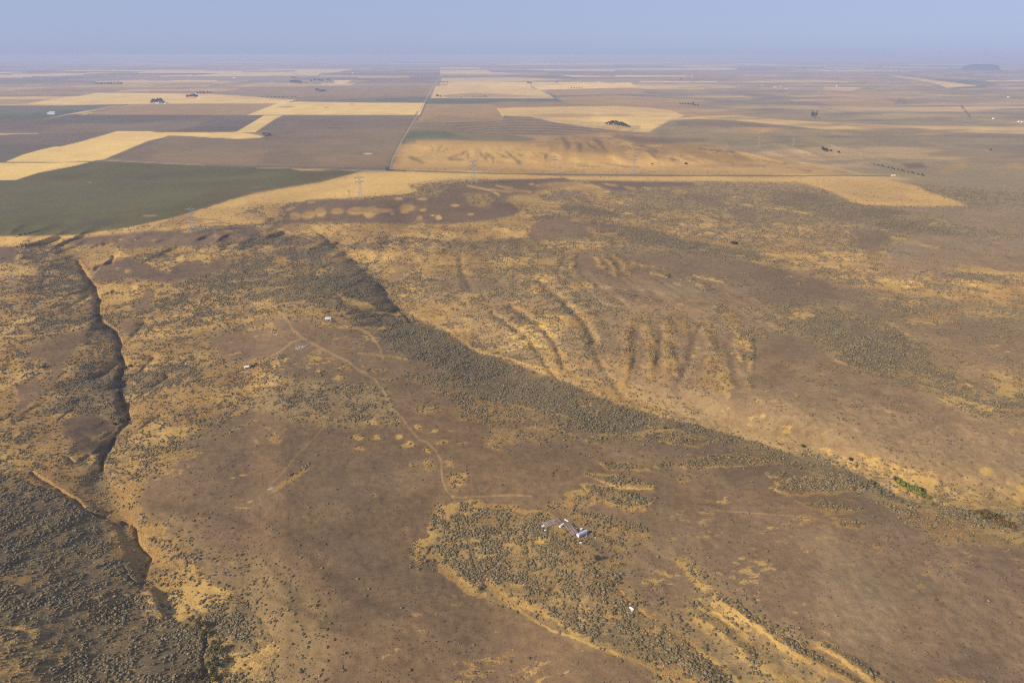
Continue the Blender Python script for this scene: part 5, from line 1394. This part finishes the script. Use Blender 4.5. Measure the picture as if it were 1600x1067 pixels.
c = copy_tree(t); c.location = at(986.5, 959.5); c['label'] = 'lower of two white tubs below the upturned hull'; c.scale = (.75, .75, 1)
# scrap pile on the bench
r = random.Random(5); mb = MB()
for i in range(70):
    u = 468 + r.gauss(0, 5); v = 543 + (u - 468) * -.28 + r.gauss(0, 1.3); q = at(u, v); mb.box((q.x, q.y, q.z - .05), (r.uniform(.3, 1.1), r.uniform(.2, .6), r.uniform(.12, .45)), r.uniform(0, 3), (.8, .8))
tag(mb.build('scrap_pile', M['grime']), 'scatter of pale scrap lying beside the dirt track', kind='stuff')
r = random.Random(8); mb = MB()
for u, v in [(424, 762), (421, 764), (1018, 0)] * 12:
    if v == 0: continue
    q = at(u + r.gauss(0, 2), v + r.gauss(0, 1.2)); mb.box((q.x, q.y, q.z - .05), (r.uniform(.2, .7), r.uniform(.2, .5), r.uniform(.1, .25)), r.uniform(0, 3), (.7, .7))
tag(mb.build('stone_scatter', M['grime']), 'pale stones at the lower end of the golden trench', kind='stuff')

# farm buildings on the plateau
W, RW, RB, GR = M['white'], M['roofw'], M['roofb'], M['grime']
house('farm_barn', 'white barn standing alone in the green grey field at upper left', 82, 179, 26, 16, 8, .1, W, RW, 'barn', False)
house('farm_building', 'low pale barn behind the white barn at upper left', 76, 178.6, 12, 9, 4, .1, GR, RW, 'barn', False)
for u, v, w, lb in [(246, 162.6, 16, 'white house in front of the near left farmstead grove'), (258, 162.6, 10, 'small pale shed right of the near left farmstead grove'), (310, 153.8, 18, 'white farmhouse right of the second farmstead grove'), (314, 153.4, 10, 'small white shed right of the second farmhouse'),
                    (306, 146.8, 14, 'pale barn behind the second farmstead grove')]:
    house('farmhouse' if 'house' in lb.split()[1:2] or 'farmhouse' in lb else 'farm_shed', lb, u, v, w, w * .6, 5, .1, W, RW, 'house' if 'house' in lb else 'shed', False)
house('far_building', 'far white building on the golden strip left of centre', 551, 115, 26, 16, 9, 0, W, W, 'building', False)
house('far_building', 'far pale building on the left horizon fields', 366, 122.5, 28, 14, 7, 0, W, W, 'building', False)
house('ruined_barn', 'grey leaning barn at the end of the golden strip', 417, 213, 12, 8, 5, .3, M['post'], RB, 'barn', True)
house('farm_shed', 'brown shed in the ruined yard, left of the grey barn', 413.5, 213.4, 8, 6, 3.5, -.2, M['post'], RB, 'shed', True)
house('roadside_shed', 'blackish square shed at the junction of the section road and highway', 605.5, 266.0, 9, 8, 6, .1, M['darkv'], M['darkv'], 'shed', True)
for u, v, w, lb in [(1592, 191, 7, 'leftmost of the white buildings at the right edge'), (1597, 191.5, 8, 'second white building at the right edge'), (1552, 186.5, 9, 'low white building left of the ones at the right edge')]:
    house('white_building', lb, u, v, w, w * .6, 4, .2, W, W, 'building', False)
house('white_building', 'long low white building beside the right end of the highway', 1396, 275.2, 8, 4, 2.0, 0, GR, GR, 'building', False)
house('pale_house', 'pale house on the far tan ridge at upper right', 1308, 135.5, 18, 12, 7, .3, W, RW, 'house', False)
house('pale_house', 'tiny pale house on the sage plain at far right', 1576, 152.5, 12, 9, 5, .3, W, RW, 'house', False)
for i, (u, v, w, lb) in enumerate([(1191, 134, 22, 'leftmost pale patch of farm sheds on the far tan plain'), (1211, 137, 26, 'broad pale shed in the middle of the far tan plain'), (1220, 136, 20, 'bright pale shed right of the broad one on the tan plain'), (1229, 139, 18, 'lowest pale shed on the far tan plain')]):
    house('pale_shed', lb, u, v, w, w * .5, 4, .1, GR, GR, 'shed', False)

# ------------------------------------------------------------------ lattice towers of the power line
def make_tower():
    t = empty('transmission_tower', (0, 0, 0)); tag(t, '', 'tower', 'lattice towers of the power lines')
    Hh = 36.0; wb, wt = 8.0, 1.6
    def wid(z): return wb + (2.6 - wb) * min(z / 24, 1) + (wt - 2.6) * max(0, (z - 24) / 12)
    for sx in (-1, 1):
        for sy in (-1, 1):
            b = MB(); b.bar((sx * wb / 2, sy * wb / 2, -.5), (sx * 1.3, sy * 1.3, 24), .34, .28); b.bar((sx * 1.3, sy * 1.3, 24), (sx * wt / 2, sy * wt / 2, Hh), .28, .2); b.build('leg', M['steel'], t)
    br = MB(); zs = [0, 6, 11.5, 16, 20, 24, 27, 30, 33, 36]
    for z0, z1 in zip(zs[:-1], zs[1:]):
        a, c = wid(z0) / 2, wid(z1) / 2
        for (px, py), (qx, qy) in (((-1, -1), (1, -1)), ((1, -1), (1, 1)), ((1, 1), (-1, 1)), ((-1, 1), (-1, -1))):
            br.bar((px * a, py * a, z0), (qx * c, qy * c, z1), .13); br.bar((qx * a, qy * a, z0), (px * c, py * c, z1), .13)
            br.bar((px * c, py * c, z1), (qx * c, qy * c, z1), .13)
    br.build('bracing', M['steel'], t)['kind'] = 'stuff'
    for z, L in ((27, 6.5), (33, 7.5)):
        b = MB()
        for sy in (-1, 1):
            b.bar((-L, 0, z + .6), (L, 0, z + .6), .32) if sy == 1 else None
            for sx in (-1, 1): b.bar((sx * .8, sy * .9, z - .9), (sx * L, 0, z + .6), .24); b.bar((sx * .8, sy * .9, z + 1.2), (sx * L, 0, z + .6), .22)
        b.build('crossarm', M['steel'], t)
        for sx in (-1, 1):
            MB().cyl((sx * L, 0, z - 1.8), (sx * L, 0, z + .5), .16, n=6).build('insulator', M['ceramic'], t)
    b = MB()
    for sx in (-1, 1): b.bar((sx * .7, 0, Hh - .2), (sx * 3.6, 0, Hh + 2.4), .3)
    b.build('earth_wire_peak', M['steel'], t)
    return t
tw = make_tower()
for i, (u, vb, vt, lb) in enumerate([(303, 363, 321, 'nearest lattice tower, standing on the plateau rim left of centre'), (564, 313, 272, 'lattice tower in the golden strip between olive field and dark scab land'), (740, 287, 247, 'lattice tower in front of the highway near the picture centre'),
                                     (337, 368, 350, 'short faint mast on a pale mound right of the nearest tower'), (546, 311, 295, 'short faint mast left of the tower in the golden strip'), (990, 272, 240, 'faint lattice tower on the golden slope behind the highway'),
                                     (866, 271, 241, 'pale lattice tower left of the one on the golden slope'), (1185, 232, 212, 'faint lattice tower on the sage slope right of centre'), 
                                     (1239, 228, 206, 'faint lattice tower furthest right, on the sage plain'), 
                                     (1376, 118, 102, 'tiny lattice tower on the far right plain'), (24, 457, 425, 'faint lattice tower among brush at the left edge'), ]):
    p = at(u, vb)
    # height that reaches from the foot to the seen top
    k = (p - cam.location).length
    zt = None
    rx = (u - 800) / FPX; ry_ = -(vt - 533.5) / FPX
    dd = math.hypot(p.x, p.y); hor = math.hypot(rx, cp + ry_ * sp)
    zt = CAM_H + dd * (ry_ * cp - sp) / hor
    o = tw if i == 0 else copy_tree(tw)
    o.location = p; s = (zt - p.z) / 38.4
    o.scale = (s, s, s); o.rotation_euler = (0, 0, .25 if i not in (3, 4) else .6)
    o['label'] = lb

# ------------------------------------------------------------------ far table mountain at the right
r = random.Random(3); nn = 28; vv = []; ff = []
pc = at(1533, 109.5); k = math.hypot(pc.x, pc.y) / FPX * 1.05
for ring, (rad, z) in enumerate([(1.15, -.25), (1.0, .12), (.86, .62), (.80, .9), (.5, 1.0)]):
    for i in range(nn):
        a = 2 * math.pi * i / nn; q = rad * (1 + .08 * math.sin(3 * a + ring) + r.uniform(-.04, .04))
        vv.append((pc.x + math.cos(a) * 12.5 * k * q, pc.y + math.sin(a) * 30 * k * q, pc.z + 6.0 * k * z * (1 - .25 * max(0, -math.cos(a)))))
for g in range(4):
    for i in range(nn): ff.append((g * nn + i, g * nn + (i + 1) % nn, (g + 1) * nn + (i + 1) % nn, (g + 1) * nn + i))
ff.append(tuple(range(4 * nn, 5 * nn)))
tag(MB().add(vv, ff).build('hills', M['rock']), 'blue flat topped butte on the horizon at far right', kind='structure')

# ------------------------------------------------------------------ the hazy air
def make_haze():
    lo = float(Z.min()) - 3
    b = MB().box((0, 33000, lo), (150000, 84000, 256 - lo))
    o = b.build('haze', M['white'])
    o.data.materials.clear()
    m = bpy.data.materials.new('haze_air'); m.use_nodes = True
    t = m.node_tree; t.nodes.remove(t.nodes['Principled BSDF'])
    pv = t.nodes.new('ShaderNodeVolumePrincipled')
    pv.inputs['Color'].default_value = (0.485, 0.58, 0.84, 1)
    pv.inputs['Density'].default_value = 9.0e-5
    pv.inputs['Anisotropy'].default_value = 0.0
    t.links.new(pv.outputs[0], t.nodes['Material Output'].inputs['Volume'])
    try: m.cycles.homogeneous_volume = True
    except Exception: pass
    o.data.materials.append(m)
    tag(o, 'thin blue summer haze over the whole plain', kind='stuff')
make_haze()
